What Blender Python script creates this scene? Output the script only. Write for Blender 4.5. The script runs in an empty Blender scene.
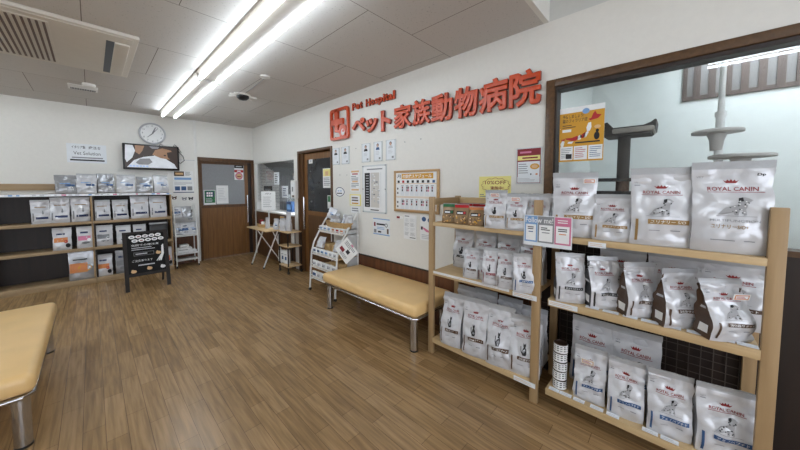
import bpy, bmesh, math, random
from mathutils import Vector, Matrix, noise
from mathutils.geometry import tessellate_polygon
R = math.radians
COL = bpy.context.scene.collection
XR, YB, ZC = 2.445, 6.746, 2.71          # right wall plane, back wall plane, ceiling height

# ------------------------------------------------------------------ materials
def lin(c):
    return tuple(((v / 255) / 12.92 if v / 255 <= .04045 else ((v / 255 + .055) / 1.055) ** 2.4) for v in c)
MATS = {}
def mat(name, c=(200, 200, 200), rough=.5, metal=0., var=.06, scale=12., bump=0., bscale=60., stretch=None, c2=None, emit=0., coat=0., spec=.5):
    if name in MATS: return MATS[name]
    m = bpy.data.materials.new(name); m.use_nodes = True; MATS[name] = m
    nt = m.node_tree; N = nt.nodes; L = nt.links
    b = N['Principled BSDF']
    b.inputs['Roughness'].default_value = rough; b.inputs['Metallic'].default_value = metal
    b.inputs['Coat Weight'].default_value = coat
    b.inputs['Specular IOR Level'].default_value = spec
    tc = N.new('ShaderNodeTexCoord'); mp = N.new('ShaderNodeMapping'); L.new(tc.outputs['Object'], mp.inputs[0])
    if stretch: mp.inputs['Scale'].default_value = stretch
    nz = N.new('ShaderNodeTexNoise'); nz.inputs['Scale'].default_value = scale; nz.inputs['Detail'].default_value = 4
    L.new(mp.outputs[0], nz.inputs['Vector'])
    mx = N.new('ShaderNodeMix'); mx.data_type = 'RGBA'
    a = lin(c); k = lin(c2) if c2 else tuple(v * (1 - var * 2) for v in a)
    mx.inputs[6].default_value = (*a, 1); mx.inputs[7].default_value = (*k, 1)
    rp = N.new('ShaderNodeMapRange'); rp.inputs[1].default_value = .3; rp.inputs[2].default_value = .7
    L.new(nz.outputs[0], rp.inputs[0]); L.new(rp.outputs[0], mx.inputs[0]); L.new(mx.outputs[2], b.inputs['Base Color'])
    if bump:
        n2 = N.new('ShaderNodeTexNoise'); n2.inputs['Scale'].default_value = bscale; n2.inputs['Detail'].default_value = 3
        L.new(mp.outputs[0], n2.inputs['Vector'])
        bp = N.new('ShaderNodeBump'); bp.inputs['Strength'].default_value = bump; bp.inputs['Distance'].default_value = .01
        L.new(n2.outputs[0], bp.inputs['Height']); L.new(bp.outputs[0], b.inputs['Normal'])
    if emit:
        b.inputs['Emission Color'].default_value = (*a, 1); b.inputs['Emission Strength'].default_value = emit
    return m
def wood(name, c, c2, axis=2, rough=.5, s=26., **k):
    st = [1, 1, 1]; st[axis] = .07
    return mat(name, c, rough, c2=c2, stretch=tuple(st), scale=s, **k)
def flat(name, c, rough=.6, **k): return mat(name, c, rough, var=.02, **k)

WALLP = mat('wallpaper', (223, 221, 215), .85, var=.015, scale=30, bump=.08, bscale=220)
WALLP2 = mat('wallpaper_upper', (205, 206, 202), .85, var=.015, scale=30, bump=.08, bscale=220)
PLAST = flat('white_plastic', (225, 224, 220), .4)
CREAM = flat('cream_plastic', (205, 198, 186), .5)
PAPER = flat('paper_white', (232, 233, 233), .55)
LAMIN = flat('laminate_white', (226, 230, 234), .25)
ACRY = flat('acrylic_edge', (205, 210, 212), .15)
BLACK = flat('black_plastic', (18, 18, 20), .35)
INK = flat('ink_black', (28, 28, 32), .6)
GREYI = flat('ink_grey', (130, 132, 136), .6)
LGREY = flat('ink_light_grey', (188, 190, 194), .6)
REDI = flat('ink_red', (176, 30, 36), .5)
MAROON = flat('ink_maroon', (128, 24, 38), .5)
BLUEI = flat('ink_blue', (52, 86, 132), .5)
LBLUE = flat('ink_light_blue', (120, 160, 205), .5)
GREENI = flat('ink_green', (36, 110, 66), .5)
GOLDI = flat('ink_gold', (150, 118, 68), .5)
BROWNI = flat('ink_brown', (84, 58, 38), .5)
OCHRE = flat('ink_ochre', (205, 150, 38), .5)
YELL = flat('paper_yellow', (232, 222, 138), .6)
PINKI = flat('ink_pink', (205, 118, 150), .5)
ORANGI = flat('ink_orange', (206, 128, 72), .5)
TANI = flat('ink_tan', (214, 176, 130), .6)
NAVY = flat('ink_navy', (36, 50, 92), .5)
CHROME = mat('chrome', (190, 190, 192), .14, 1., var=.02)
STEELW = mat('white_steel', (222, 222, 220), .35, var=.02)
ASH = wood('ash_wood_lengthwise', (204, 178, 136), (182, 154, 112), 1)
ASHV = wood('ash_wood_upright', (172, 144, 106), (152, 124, 88), 2)
ASHX = wood('ash_wood_crosswise', (166, 140, 104), (146, 120, 86), 0)
DOORW = wood('door_wood', (128, 88, 46), (104, 70, 34), 2, .42, 34.)
FRAMEW = wood('frame_wood', (96, 64, 34), (72, 47, 23), 2, .4, 30.)
WFRAME = wood('window_frame_wood', (98, 70, 42), (74, 51, 29), 1, .4, 30.)
WAINS = wood('wainscot_wood', (112, 66, 36), (76, 44, 24), 2, .45, 22.)
DARKW = wood('dark_wood', (44, 30, 24), (30, 21, 17), 2, .5, 24.)
VINYL = mat('beige_vinyl', (234, 196, 136), .3, var=.05, scale=5, bump=.05, bscale=300)
FOIL = mat('bag_white_foil', (204, 205, 209), .2, .08, var=.03, bump=.26, bscale=24, coat=.4)
DOGG = flat('print_dog_grey', (158, 158, 160), .5)
BRED = flat('bag_print_red', (138, 30, 34), .4)
FOILG = mat('bag_grey_foil', (150, 151, 154), .28, .3, var=.05, bump=.25, bscale=40, coat=.3)
SILV = mat('bag_silver', (178, 180, 184), .26, .45, var=.06, bump=.35, bscale=30)
SEALM = mat('bag_seal', (172, 174, 177), .3, .2, var=.04, bump=.15, bscale=90)
SCHAR = mat('bag_side_charcoal', (50, 52, 54), .35, .1, var=.04, bump=.2, bscale=40)
SBROWN = mat('bag_side_brown', (82, 62, 48), .35, .1, var=.04, bump=.2, bscale=40)
SWICK = mat('wicker', (208, 172, 118), .6, var=.2, scale=90, bump=.6, bscale=120)
ROPE = mat('sisal_rope', (120, 92, 78), .8, var=.2, scale=60, bump=.5, bscale=150)
CHARC = mat('charcoal_felt', (46, 42, 42), .8, var=.1, bump=.2)
GREYM = mat('grey_board', (120, 122, 124), .5, var=.05)
SIGNO = mat('orange_acrylic', (192, 66, 14), .3, var=.01)
SIGNE = mat('orange_acrylic_edge', (122, 36, 20), .4, var=.02)
TUBE = mat('fluorescent_tube', (232, 244, 255), .3, var=0, emit=11.0)
FROST = mat('frosted_glass_panel', (140, 142, 145), .3, var=.08, scale=60)
SMOKE = mat('dark_glass_panel', (52, 54, 56), .14, var=.1, scale=9)
CHALK = mat('blackboard', (20, 19, 19), .6, var=.1, spec=.2)
BWOOD = mat('charcoal_wood', (46, 42, 40), .6, var=.1, spec=.25)
WIRE = mat('dark_wire', (80, 72, 66), .5, .1)
CURT = wood('grey_cabinet', (132, 132, 134), (112, 112, 116), 2, .5, 14.)

def special():
    # vinyl plank floor
    m = bpy.data.materials.new('plank_floor'); m.use_nodes = True; MATS['plank_floor'] = m
    nt = m.node_tree; N = nt.nodes; L = nt.links; b = N['Principled BSDF']
    tc = N.new('ShaderNodeTexCoord'); sp = N.new('ShaderNodeSeparateXYZ'); cb = N.new('ShaderNodeCombineXYZ')
    L.new(tc.outputs['Object'], sp.inputs[0]); L.new(sp.outputs[1], cb.inputs[0]); L.new(sp.outputs[0], cb.inputs[1])
    br = N.new('ShaderNodeTexBrick'); L.new(cb.outputs[0], br.inputs['Vector'])
    br.inputs['Scale'].default_value = 1; br.inputs['Brick Width'].default_value = .5; br.inputs['Row Height'].default_value = .094
    br.offset = .37; br.inputs['Mortar Size'].default_value = .0012; br.inputs['Mortar Smooth'].default_value = .3
    br.inputs['Color1'].default_value = (*lin((168, 136, 96)), 1); br.inputs['Color2'].default_value = (*lin((146, 116, 78)), 1)
    br.inputs['Mortar'].default_value = (*lin((84, 62, 42)), 1)
    mp = N.new('ShaderNodeMapping'); mp.inputs['Scale'].default_value = (1, .06, 1); L.new(tc.outputs['Object'], mp.inputs[0])
    nz = N.new('ShaderNodeTexNoise'); nz.inputs['Scale'].default_value = 48; nz.inputs['Detail'].default_value = 4; nz.inputs['Distortion'].default_value = .25
    L.new(mp.outputs[0], nz.inputs['Vector'])
    rp = N.new('ShaderNodeMapRange'); rp.inputs[1].default_value = .36; rp.inputs[2].default_value = .66; rp.inputs[3].default_value = .72; rp.inputs[4].default_value = 1.14
    L.new(nz.outputs[0], rp.inputs[0])
    n3 = N.new('ShaderNodeTexNoise'); n3.inputs['Scale'].default_value = 1.3; n3.inputs['Detail'].default_value = 3; L.new(tc.outputs['Object'], n3.inputs['Vector'])
    r3 = N.new('ShaderNodeMapRange'); r3.inputs[1].default_value = .35; r3.inputs[2].default_value = .7; r3.inputs[3].default_value = .9; r3.inputs[4].default_value = 1.08
    L.new(n3.outputs[0], r3.inputs[0])
    mu = N.new('ShaderNodeMath'); mu.operation = 'MULTIPLY'; L.new(rp.outputs[0], mu.inputs[0]); mu.inputs[1].default_value = 1
    mx = N.new('ShaderNodeVectorMath'); mx.operation = 'SCALE'; L.new(br.outputs['Color'], mx.inputs[0]); L.new(mu.outputs[0], mx.inputs['Scale'])
    L.new(mx.outputs[0], b.inputs['Base Color'])
    rr = N.new('ShaderNodeMapRange'); rr.inputs[1].default_value = .3; rr.inputs[2].default_value = .7; rr.inputs[3].default_value = .2; rr.inputs[4].default_value = .34
    L.new(n3.outputs[0], rr.inputs[0]); b.inputs['Roughness'].default_value = .27
    bp = N.new('ShaderNodeBump'); bp.inputs['Strength'].default_value = .12; bp.inputs['Distance'].default_value = .004
    L.new(nz.outputs[0], bp.inputs['Height']); L.new(bp.outputs[0], b.inputs['Normal'])
    # ceiling board
    m = bpy.data.materials.new('ceiling_board'); m.use_nodes = True; MATS['ceiling_board'] = m
    nt = m.node_tree; N = nt.nodes; L = nt.links; b = N['Principled BSDF']; b.inputs['Roughness'].default_value = .9
    tc = N.new('ShaderNodeTexCoord'); mp = N.new('ShaderNodeMapping'); L.new(tc.outputs['Object'], mp.inputs[0])
    mp.inputs['Location'].default_value = (.4675 + 9.35, -.745 + 9.07 * 2, 0)
    br = N.new('ShaderNodeTexBrick'); L.new(mp.outputs[0], br.inputs['Vector'])
    br.inputs['Scale'].default_value = 1; br.inputs['Brick Width'].default_value = .935; br.inputs['Row Height'].default_value = .907
    br.offset = .5; br.inputs['Mortar Size'].default_value = .003; br.inputs['Mortar Smooth'].default_value = .2
    br.inputs['Color1'].default_value = (*lin((200, 197, 193)), 1); br.inputs['Color2'].default_value = (*lin((196, 192, 188)), 1)
    br.inputs['Mortar'].default_value = (*lin((112, 106, 100)), 1)
    vo = N.new('ShaderNodeTexNoise'); vo.inputs['Scale'].default_value = 75; vo.inputs['Detail'].default_value = 2; L.new(tc.outputs['Object'], vo.inputs['Vector'])
    rp = N.new('ShaderNodeMapRange'); rp.inputs[1].default_value = .655; rp.inputs[2].default_value = .70; rp.inputs[3].default_value = 1; rp.inputs[4].default_value = .72
    L.new(vo.outputs[0], rp.inputs[0])
    mx = N.new('ShaderNodeVectorMath'); mx.operation = 'SCALE'; L.new(br.outputs['Color'], mx.inputs[0]); L.new(rp.outputs[0], mx.inputs['Scale'])
    L.new(mx.outputs[0], b.inputs['Base Color'])
    # white brick-pattern wallpaper in the reception
    m = bpy.data.materials.new('white_brick'); m.use_nodes = True; MATS['white_brick'] = m
    nt = m.node_tree; N = nt.nodes; L = nt.links; b = N['Principled BSDF']; b.inputs['Roughness'].default_value = .7
    tc = N.new('ShaderNodeTexCoord'); sp = N.new('ShaderNodeSeparateXYZ'); cb = N.new('ShaderNodeCombineXYZ')
    L.new(tc.outputs['Object'], sp.inputs[0]); L.new(sp.outputs[0], cb.inputs[0]); L.new(sp.outputs[2], cb.inputs[1])
    br = N.new('ShaderNodeTexBrick'); L.new(cb.outputs[0], br.inputs['Vector']); br.inputs['Scale'].default_value = 1
    br.inputs['Brick Width'].default_value = .2; br.inputs['Row Height'].default_value = .062; br.inputs['Mortar Size'].default_value = .004
    br.inputs['Color1'].default_value = (*lin((214, 212, 208)), 1); br.inputs['Color2'].default_value = (*lin((204, 203, 200)), 1); br.inputs['Mortar'].default_value = (*lin((160, 158, 156)), 1)
    L.new(br.outputs['Color'], b.inputs['Base Color'])
    # clear pane
    m = bpy.data.materials.new('clear_glass'); m.use_nodes = True; MATS['clear_glass'] = m
    nt = m.node_tree; N = nt.nodes; L = nt.links; N.remove(N['Principled BSDF']); o = N['Material Output']
    g = N.new('ShaderNodeBsdfGlossy'); g.inputs['Roughness'].default_value = .01; t = N.new('ShaderNodeBsdfTransparent')
    t.inputs['Color'].default_value = (.965, .975, .97, 1)
    f = N.new('ShaderNodeFresnel'); ge = N.new('ShaderNodeNewGeometry'); ir = N.new('ShaderNodeMapRange'); ir.inputs[3].default_value = 1.5; ir.inputs[4].default_value = 1 / 1.5; L.new(ge.outputs['Backfacing'], ir.inputs[0]); L.new(ir.outputs[0], f.inputs['IOR']); x = N.new('ShaderNodeMixShader')
    L.new(f.outputs[0], x.inputs[0]); L.new(t.outputs[0], x.inputs[1]); L.new(g.outputs[0], x.inputs[2]); L.new(x.outputs[0], o.inputs['Surface'])
special()
FLOORM, CEILM, BRICKM, GLASS = (MATS[k] for k in ('plank_floor', 'ceiling_board', 'white_brick', 'clear_glass'))

# ------------------------------------------------------------------ text as meshes
TXT = {}
def text_mesh(s, bold=.0, extrude=0., bevel=0., res=2):
    key = (s, bold, extrude, bevel, res)
    if key in TXT: return TXT[key]
    cu = bpy.data.curves.new('lettering', 'FONT'); cu.body = s; cu.size = 1; cu.offset = bold; cu.extrude = extrude
    cu.bevel_depth = bevel; cu.bevel_resolution = 1; cu.resolution_u = res
    ob = bpy.data.objects.new('lettering', cu); COL.objects.link(ob)
    me = bpy.data.meshes.new_from_object(ob.evaluated_get(bpy.context.evaluated_depsgraph_get()))
    v = [tuple(p.co) for p in me.vertices]; f = [tuple(p.vertices) for p in me.polygons]
    bpy.data.objects.remove(ob); bpy.data.curves.remove(cu); bpy.data.meshes.remove(me)
    if not v: v = [(0, 0, 0), (1, 0, 0), (1, 1, 0)]; f = [(0, 1, 2)]
    bb = (min(p[0] for p in v), max(p[0] for p in v), min(p[1] for p in v), max(p[1] for p in v))
    TXT[key] = (v, f, bb); return TXT[key]

# ------------------------------------------------------------------ mesh builder
class MB:
    """local frame: x right, z up, the front faces -y"""
    def __init__(s, F=None): s.v = []; s.f = []; s.m = []; s.sm = []; s.mats = []; s.F = F
    def mi(s, m):
        if m not in s.mats: s.mats.append(m)
        return s.mats.index(m)
    def add(s, vs, fs, m, smooth=False):
        n = len(s.v); s.v += [tuple(p) for p in vs]; k = s.mi(m)
        for f in fs: s.f.append(tuple(i + n for i in f)); s.m.append(k); s.sm.append(smooth)
        return s
    def box(s, x0, y0, z0, x1, y1, z1, m, bev=0., seg=2):
        if bev:
            bm = bmesh.new(); bmesh.ops.create_cube(bm, size=1)
            for p in bm.verts: p.co = Vector((x0 + (p.co.x + .5) * (x1 - x0), y0 + (p.co.y + .5) * (y1 - y0), z0 + (p.co.z + .5) * (z1 - z0)))
            bmesh.ops.bevel(bm, geom=bm.edges[:], offset=bev, segments=seg, profile=.5, affect='EDGES')
            bm.verts.index_update()
            s.add([p.co[:] for p in bm.verts], [[q.index for q in f.verts] for f in bm.faces], m, True); bm.free(); return s
        v = [(x, y, z) for z in (z0, z1) for y in (y0, y1) for x in (x0, x1)]
        return s.add(v, [(0, 2, 3, 1), (4, 5, 7, 6), (0, 1, 5, 4), (2, 6, 7, 3), (0, 4, 6, 2), (1, 3, 7, 5)], m)
    def tube(s, pts, r, m, n=8, caps=True, close=False):
        P = [Vector(p) for p in pts]; rings = []; up = None
        for i, p in enumerate(P):
            a = P[max(i - 1, 0)] if not close else P[i - 1]; b = P[min(i + 1, len(P) - 1)] if not close else P[(i + 1) % len(P)]
            d = (b - a).normalized()
            if up is None: up = Vector((0, 0, 1)) if abs(d.z) < .9 else Vector((1, 0, 0))
            x = d.cross(up).normalized(); y = x.cross(d).normalized(); up = y
            rr = r[i] if isinstance(r, (list, tuple)) else r
            rings.append([p + x * math.cos(2 * math.pi * k / n) * rr + y * math.sin(2 * math.pi * k / n) * rr for k in range(n)])
        v = [q for g in rings for q in g]; f = []
        for i in range(len(P) if close else len(P) - 1):
            j = (i + 1) % len(P)
            for k in range(n): f.append((i * n + k, i * n + (k + 1) % n, j * n + (k + 1) % n, j * n + k))
        if caps and not close: f += [tuple(range(n))[::-1], tuple(range((len(P) - 1) * n, len(P) * n))]
        return s.add(v, f, m, True)
    def lathe(s, prof, cx, cy, m, n=24, sx=1., sy=1.):
        v = [(cx + r * sx * math.cos(2 * math.pi * k / n), cy + r * sy * math.sin(2 * math.pi * k / n), z) for r, z in prof for k in range(n)]; f = []
        for i in range(len(prof) - 1):
            for k in range(n): f.append((i * n + k, i * n + (k + 1) % n, (i + 1) * n + (k + 1) % n, (i + 1) * n + k))
        f += [tuple(range(n))[::-1], tuple(range((len(prof) - 1) * n, len(prof) * n))]
        return s.add(v, f, m, True)
    def prism(s, poly, y0, y1, m):      # polygon in x,z pushed through y
        n = len(poly); v = [(x, y0, z) for x, z in poly] + [(x, y1, z) for x, z in poly]
        t = tessellate_polygon([[Vector((x, z, 0)) for x, z in poly]])
        f = [tuple(a) for a in t] + [tuple(i + n for i in reversed(a)) for a in t] + [(i, i + n, (i + 1) % n + n, (i + 1) % n) for i in range(n)]
        return s.add(v, f, m)
    # flat print: y is the plane; with F the print follows the bag's face (x=u, z=v)
    def put(s, vs2, fs, y, m):
        if s.F: s.add([s.F(a, b, y) for a, b in vs2], fs, m)
        else: s.add([(a, y, b) for a, b in vs2], fs, m)
        return s
    def rect(s, x0, z0, x1, z1, y, m, nx=1, nz=1):
        if s.F: nx, nz = max(1, round(abs(x1 - x0) / .06)), max(1, round(abs(z1 - z0) / .04))
        v = [(x0 + (x1 - x0) * i / nx, z0 + (z1 - z0) * j / nz) for j in range(nz + 1) for i in range(nx + 1)]
        f = [(j * (nx + 1) + i, j * (nx + 1) + i + 1, (j + 1) * (nx + 1) + i + 1, (j + 1) * (nx + 1) + i) for j in range(nz) for i in range(nx)]
        return s.put(v, f, y, m)
    def poly(s, pts, y, m):
        return s.put(pts, [tuple(a) for a in tessellate_polygon([[Vector((x, z, 0)) for x, z in pts]])], y, m)
    def ell(s, cx, cz, rx, rz, y, m, n=16):
        return s.put([(cx + rx * math.cos(2 * math.pi * k / n), cz + rz * math.sin(2 * math.pi * k / n)) for k in range(n)], [tuple(range(n))], y, m)
    def text(s, t, x0, z0, x1, z1, y, m, bold=.0, fit=True):
        v, f, (a, b, c, d) = text_mesh(t, bold); sx = (x1 - x0) / (b - a); sz = (z1 - z0) / (d - c)
        if not fit: k = min(sx, sz); cx = (x0 + x1) / 2; x0 = cx - k * (b - a) / 2; sx = sz = k
        return s.put([(x0 + (p[0] - a) * sx, z0 + (p[1] - c) * sz) for p in v], f, y, m)
    def lines(s, x0, z0, x1, z1, n, y, m, seed=0, fill=.45):
        r = random.Random(seed); h = (z1 - z0) / n
        for i in range(n):
            z = z1 - (i + .5) * h; s.rect(x0, z - h * fill / 2, x0 + (x1 - x0) * r.uniform(.6, 1), z + h * fill / 2, y, m)
        return s
    def mesh(s, name):
        me = bpy.data.meshes.new(name); me.from_pydata(s.v, [], s.f)
        for m in s.mats: me.materials.append(m)
        me.polygons.foreach_set('material_index', s.m); me.polygons.foreach_set('use_smooth', s.sm)
        bm = bmesh.new(); bm.from_mesh(me); bmesh.ops.recalc_face_normals(bm, faces=bm.faces[:]); bm.to_mesh(me); bm.free()
        if any(s.sm): me.set_sharp_from_angle(angle=R(40))
        return me
    def build(s, name, parent=None, loc=(0, 0, 0), rz=0.):
        return mk(name, s.mesh(name), parent, loc, rz)
def mk(name, data, parent=None, loc=(0, 0, 0), rz=0.):
    o = bpy.data.objects.new(name, data); COL.objects.link(o); o.location = loc; o.rotation_euler = (0, 0, R(rz))
    if parent: o.parent = parent
    return o
def tag(o, label, cat, group=None):
    o['label'] = label; o['category'] = cat
    if group: o['group'] = group
    return o
def thing(name, label, cat, loc=(0, 0, 0), rz=0., group=None): return tag(mk(name, None, None, loc, rz), label, cat, group)
def struct(o): o['kind'] = 'structure'; return o
def copy_tree(o, parent=None):
    c = o.copy(); COL.objects.link(c)
    if parent: c.parent = parent
    for ch in [q for q in bpy.data.objects if q.parent == o]: copy_tree(ch, c)
    return c
ORD = ['leftmost', 'second from the left', 'third from the left', 'fourth from the left', 'fifth from the left', 'sixth from the left', 'seventh from the left', 'eighth from the left', 'ninth from the left', 'tenth from the left']

# ------------------------------------------------------------------ camera
cam = bpy.data.cameras.new('camera'); co = bpy.data.objects.new('camera', cam); COL.objects.link(co)
yaw, pitch = .81479999, .05677796
fw = Vector((math.sin(yaw) * math.cos(pitch), math.cos(yaw) * math.cos(pitch), -math.sin(pitch))); rt = Vector((math.cos(yaw), -math.sin(yaw), 0)); up = rt.cross(fw)
M = Matrix((rt, up, -fw)).transposed().to_4x4(); M.translation = (0, 0, 1.46); co.matrix_world = M
cam.sensor_width = 36; cam.lens = 292.233 / 800 * 36; cam.shift_x = (400 - 401.758) / 800; cam.shift_y = (202.883 - 225) / 800; cam.clip_start = .05
S = bpy.context.scene; S.camera = co
S.view_settings.view_transform = 'Standard'; S.view_settings.look = 'None'; S.view_settings.gamma = 1; S.view_settings.exposure = 0.88
w = bpy.data.worlds.new('world'); S.world = w; w.use_nodes = True; w.node_tree.nodes['Background'].inputs[0].default_value = (.8, .88, 1, 1); w.node_tree.nodes['Background'].inputs[1].default_value = .15

# ------------------------------------------------------------------ room shell
XL, YF, ZU = -3.4, -2.9, 2.97
struct(MB().box(XL - .1, YF - .1, -.1, 4.3, YB + .12, 0, FLOORM).build('floor'))
struct(MB().box(XL, .80, ZC, XR + .001, YB, ZC + .12, CEILM).build('ceiling'))
struct(MB().box(XL, YF, ZU, XR + .02, .764, ZU + .1, WALLP).build('ceiling_raised'))
struct(MB().box(XL, .764, ZC, XR + .02, .80, ZU + .1, WALLP).build('trim_ceiling_step'))
struct(MB().box(XL - .1, YF, 0, XL, YB, ZU, WALLP).build('wall_left'))
struct(MB().box(XL - .1, YF - .1, 0, XR + .1, YF, ZU, WALLP).build('wall_front'))
b = MB()   # back wall with the sliding-door opening
b.box(XL, YB, 0, 1.418, YB + .1, ZC, WALLP).box(1.418, YB, 2.024, XR + .1, YB + .1, ZC, WALLP)
struct(b.build('wall_back'))
# right wall: reception opening y 4.90..6.66 z .93..1.95 ; door y 3.737..4.74 z ..2.05 ; window y -1.9..0.765 z 1.1..2.266
W = XR + .1; b = MB()
b.box(XR, 6.66, 0, W, YB + .1, ZC, WALLP).box(XR, 4.90, 1.95, W, 6.66, ZC, WALLP).box(XR, 4.74, 0, W, 4.90, ZC, WALLP)
b.box(XR, 3.737, 2.05, W, 4.74, ZC, WALLP).box(XR, .765, .56, W, 3.737, ZC, WALLP)
b.box(XR, -1.9, 2.266, W, .765, ZC, WALLP).box(XR, YF, .56, W, -1.9, ZC, WALLP).box(XR, 3.6, .0, W, 3.737, .56, WALLP)
struct(b.build('wall_right'))
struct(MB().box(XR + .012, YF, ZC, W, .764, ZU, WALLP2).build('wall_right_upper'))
struct(MB().box(XR, .76, 0, W, 3.6, .558, WAINS).box(XR - .012, .76, .545, XR, 3.6, .56, DARKW).build('trim_wainscot'))
struct(MB().box(XR, -1.9, 0, W, .76, 1.1, DARKW).build('wall_under_window'))
struct(MB().box(XR, 4.9, 0, W, 6.66, .93, FRAMEW).box(XR - .03, 4.9, .93, W + .25, 6.66, .955, PLAST).build('wall_reception_counter'))
struct(MB().box(.96, YB - .008, 0, 1.375, YB, .57, WAINS).build('trim_wainscot_back'))
struct(MB().box(1.375, YB - .012, 0, 1.418, YB, ZC, PLAST, .003).build('trim_wall_joint'))
struct(MB().box(.96, YB - .006, .57, 1.375, YB, 1.945, PLAST).box(.96, YB - .008, 1.945, 1.375, YB, 1.955, LGREY).build('trim_white_panel'))
struct(MB().box(XL, YB - .02, 1.40, -.1, YB, 1.494, ASHX).build('trim_rail_back'))
struct(MB().box(XL, YB - .012, 0, -.95, YB, .07, FRAMEW).build('baseboard_back'))
struct(MB().box(XL, YF, 0, XL + .012, YB, .07, FRAMEW).build('baseboard_left'))

# glowing window-shaped panel added unseen behind the camera as fill light
FILLPANE = mat('fill_pane', (236, 243, 255), .5, var=.01, emit=2.6)
def fillwin(name, loc, rz, w_, h_):
    wn = struct(mk(name, None, None, loc, rz)); n = max(1, round(w_ / 1.2))
    MB().box(.04, -.006, .04, w_ - .04, 0, h_ - .04, FILLPANE).build('window_pane', wn); b = MB()  # this pane emits the added fill light
    b.box(0, -.03, 0, w_, 0, .04, WFRAME).box(0, -.03, h_ - .04, w_, 0, h_, WFRAME)
    for k in range(n + 1): b.box((w_ - .04) * k / n, -.03, .04, (w_ - .04) * k / n + .04, 0, h_ - .04, WFRAME)
    b.build('window_frame', wn)
fillwin('fill_window', (1.4, YF + .001, .5), 180, 4.5, 1.9)

# sliding door in the back wall
b = MB(); b.box(1.42, YB - .02, 0, 1.462, YB + .11, 2.024, FRAMEW, .004).box(2.395, YB - .02, 0, 2.444, YB + .11, 2.024, FRAMEW, .004).box(1.462, YB - .02, 1.955, 2.395, YB + .11, 2.024, FRAMEW, .004)
struct(b.build('trim_door_frame_back'))
d = struct(thing('door_1', 'x', 'door')); del d['label']; del d['category']; d.location = (1.462, YB + .03, 0)
b = MB(); b.box(0, 0, .01, .86, .04, 1.955, DOORW)
b.box(0, -.012, 1.03, .86, 0, 1.085, FRAMEW).box(0, -.012, 1.9, .86, 0, 1.955, FRAMEW).box(0, -.012, 1.085, .03, 0, 1.9, FRAMEW).box(.795, -.012, 0.01, .86, 0, 1.9, DOORW)
for k in range(1, 9): b.box(.09 * k, -.0015, .02, .09 * k + .004, .0, 1.03, FRAMEW)
b.build('door_panel', d); MB().box(.03, -.004, 1.085, .795, 0, 1.9, FROST).build('frosted_pane', d)
MB().tube([(.838, -.03, .69), (.838, -.035, 1.27)], .011, CHROME).box(.832, -.03, .72, .844, 0, .73, CHROME).box(.832, -.03, 1.22, .844, 0, 1.23, CHROME).build('door_handle', d)
MB().box(.86, 0, .01, .932, .04, 1.955, DARKW).build('door_jamb', d)
def wallpaper_item(name, label, cat, x0, z0, x1, z1, y, draw, base=PAPER, th=.004, group=None, rz=0., pos=None, tilt=0.):
    """something flat fixed to the back wall (rz=0, pos=plane y) or the right wall (rz=-90)"""
    w_, h_ = x1 - x0, z1 - z0; b = MB(); b.box(0, 0, 0, w_, th, h_, base); draw(b, w_, h_)
    o = b.build(name, None, (x0, y, z0), rz)
    return tag(o, label, cat, group)
def R_item(name, label, cat, y0, y1, z0, z1, draw, base=PAPER, th=.004, group=None, x=XR, tilt=0.):
    w_, h_ = y0 - y1, z1 - z0; b = MB(); b.box(0, -th, 0, w_, 0, h_, base); draw(b, w_, h_, -th)
    o = b.build(name, None, (x - .0005, y0, z0), -90); o.rotation_euler.y = 0
    if tilt: o.rotation_euler = (tilt if False else 0, 0, R(-90))
    return tag(o, label, cat, group)
def B_item(name, label, cat, x0, x1, z0, z1, draw, base=PAPER, th=.004, group=None, y=YB):
    if .96 < x0 < 1.375 and y == YB: y -= .006
    w_, h_ = x1 - x0, z1 - z0; b = MB(); b.box(0, -th, 0, w_, 0, h_, base); draw(b, w_, h_, -th)
    return tag(b.build(name, None, (x0, y - .0005, z0), 0), label, cat, group)
e = .0007
def dr(b, w, h, y): b.rect(.01, h * .25, w - .01, h - .02, y - e, NAVY); b.text('WELCOME', .03, h * .62, w - .03, h * .78, y - 2 * e, PAPER, .02); b.rect(.03, h * .4, w - .03, h * .55, y - 2 * e, PAPER); b.rect(.01, .02, w - .01, h * .22, y - e, GREENI)
def dr_green(b, w, h, y):
    b.rect(.01, h * .12, w - .01, h - .01, y - e, GREENI); b.rect(.03, h * .52, w - .03, h * .9, y - 2 * e, NAVY)
    for i in range(3):
        for j in range(2): b.rect(.045 + i * (w - .09) / 3, h * (.55 + j * .17), .045 + (i + .8) * (w - .09) / 3, h * (.68 + j * .17), y - 3 * e, PAPER)
    b.lines(.03, h * .16, w - .03, h * .45, 3, y - 2 * e, LGREY, 3)
B_item('green_notice', 'small green notice with white squares at the lower left of the back door glass', 'notice', 1.51, 1.71, 1.095, 1.385, dr_green, y=YB + .025)
B_item('paper_notice', 'plain white printed sheet taped in the middle of the back door glass', 'notice', 1.726, 1.94, 1.105, 1.476, lambda b, w, h, y: b.lines(.03, .06, w - .03, h - .05, 8, y - e, LGREY, 4, .25), y=YB + .025)
def dr_red(b, w, h, y):
    b.rect(0, h * .78, w, h, y - e, INK); b.text('CCTV', .03, h * .85, w - .03, h * .93, y - 2 * e, PAPER); b.rect(0, h * .52, w, h * .66, y - e, REDI); b.text('24h', w * .3, h * .55, w * .7, h * .63, y - 2 * e, PAPER)
    b.ell(w / 2, h * .27, w * .42, h * .25, y - e, PINKI); b.ell(w / 2, h * .27, w * .3, h * .17, y - 2 * e, TANI); b.rect(w * .3, h * .22, w * .7, h * .3, y - 3 * e, MAROON)
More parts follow.
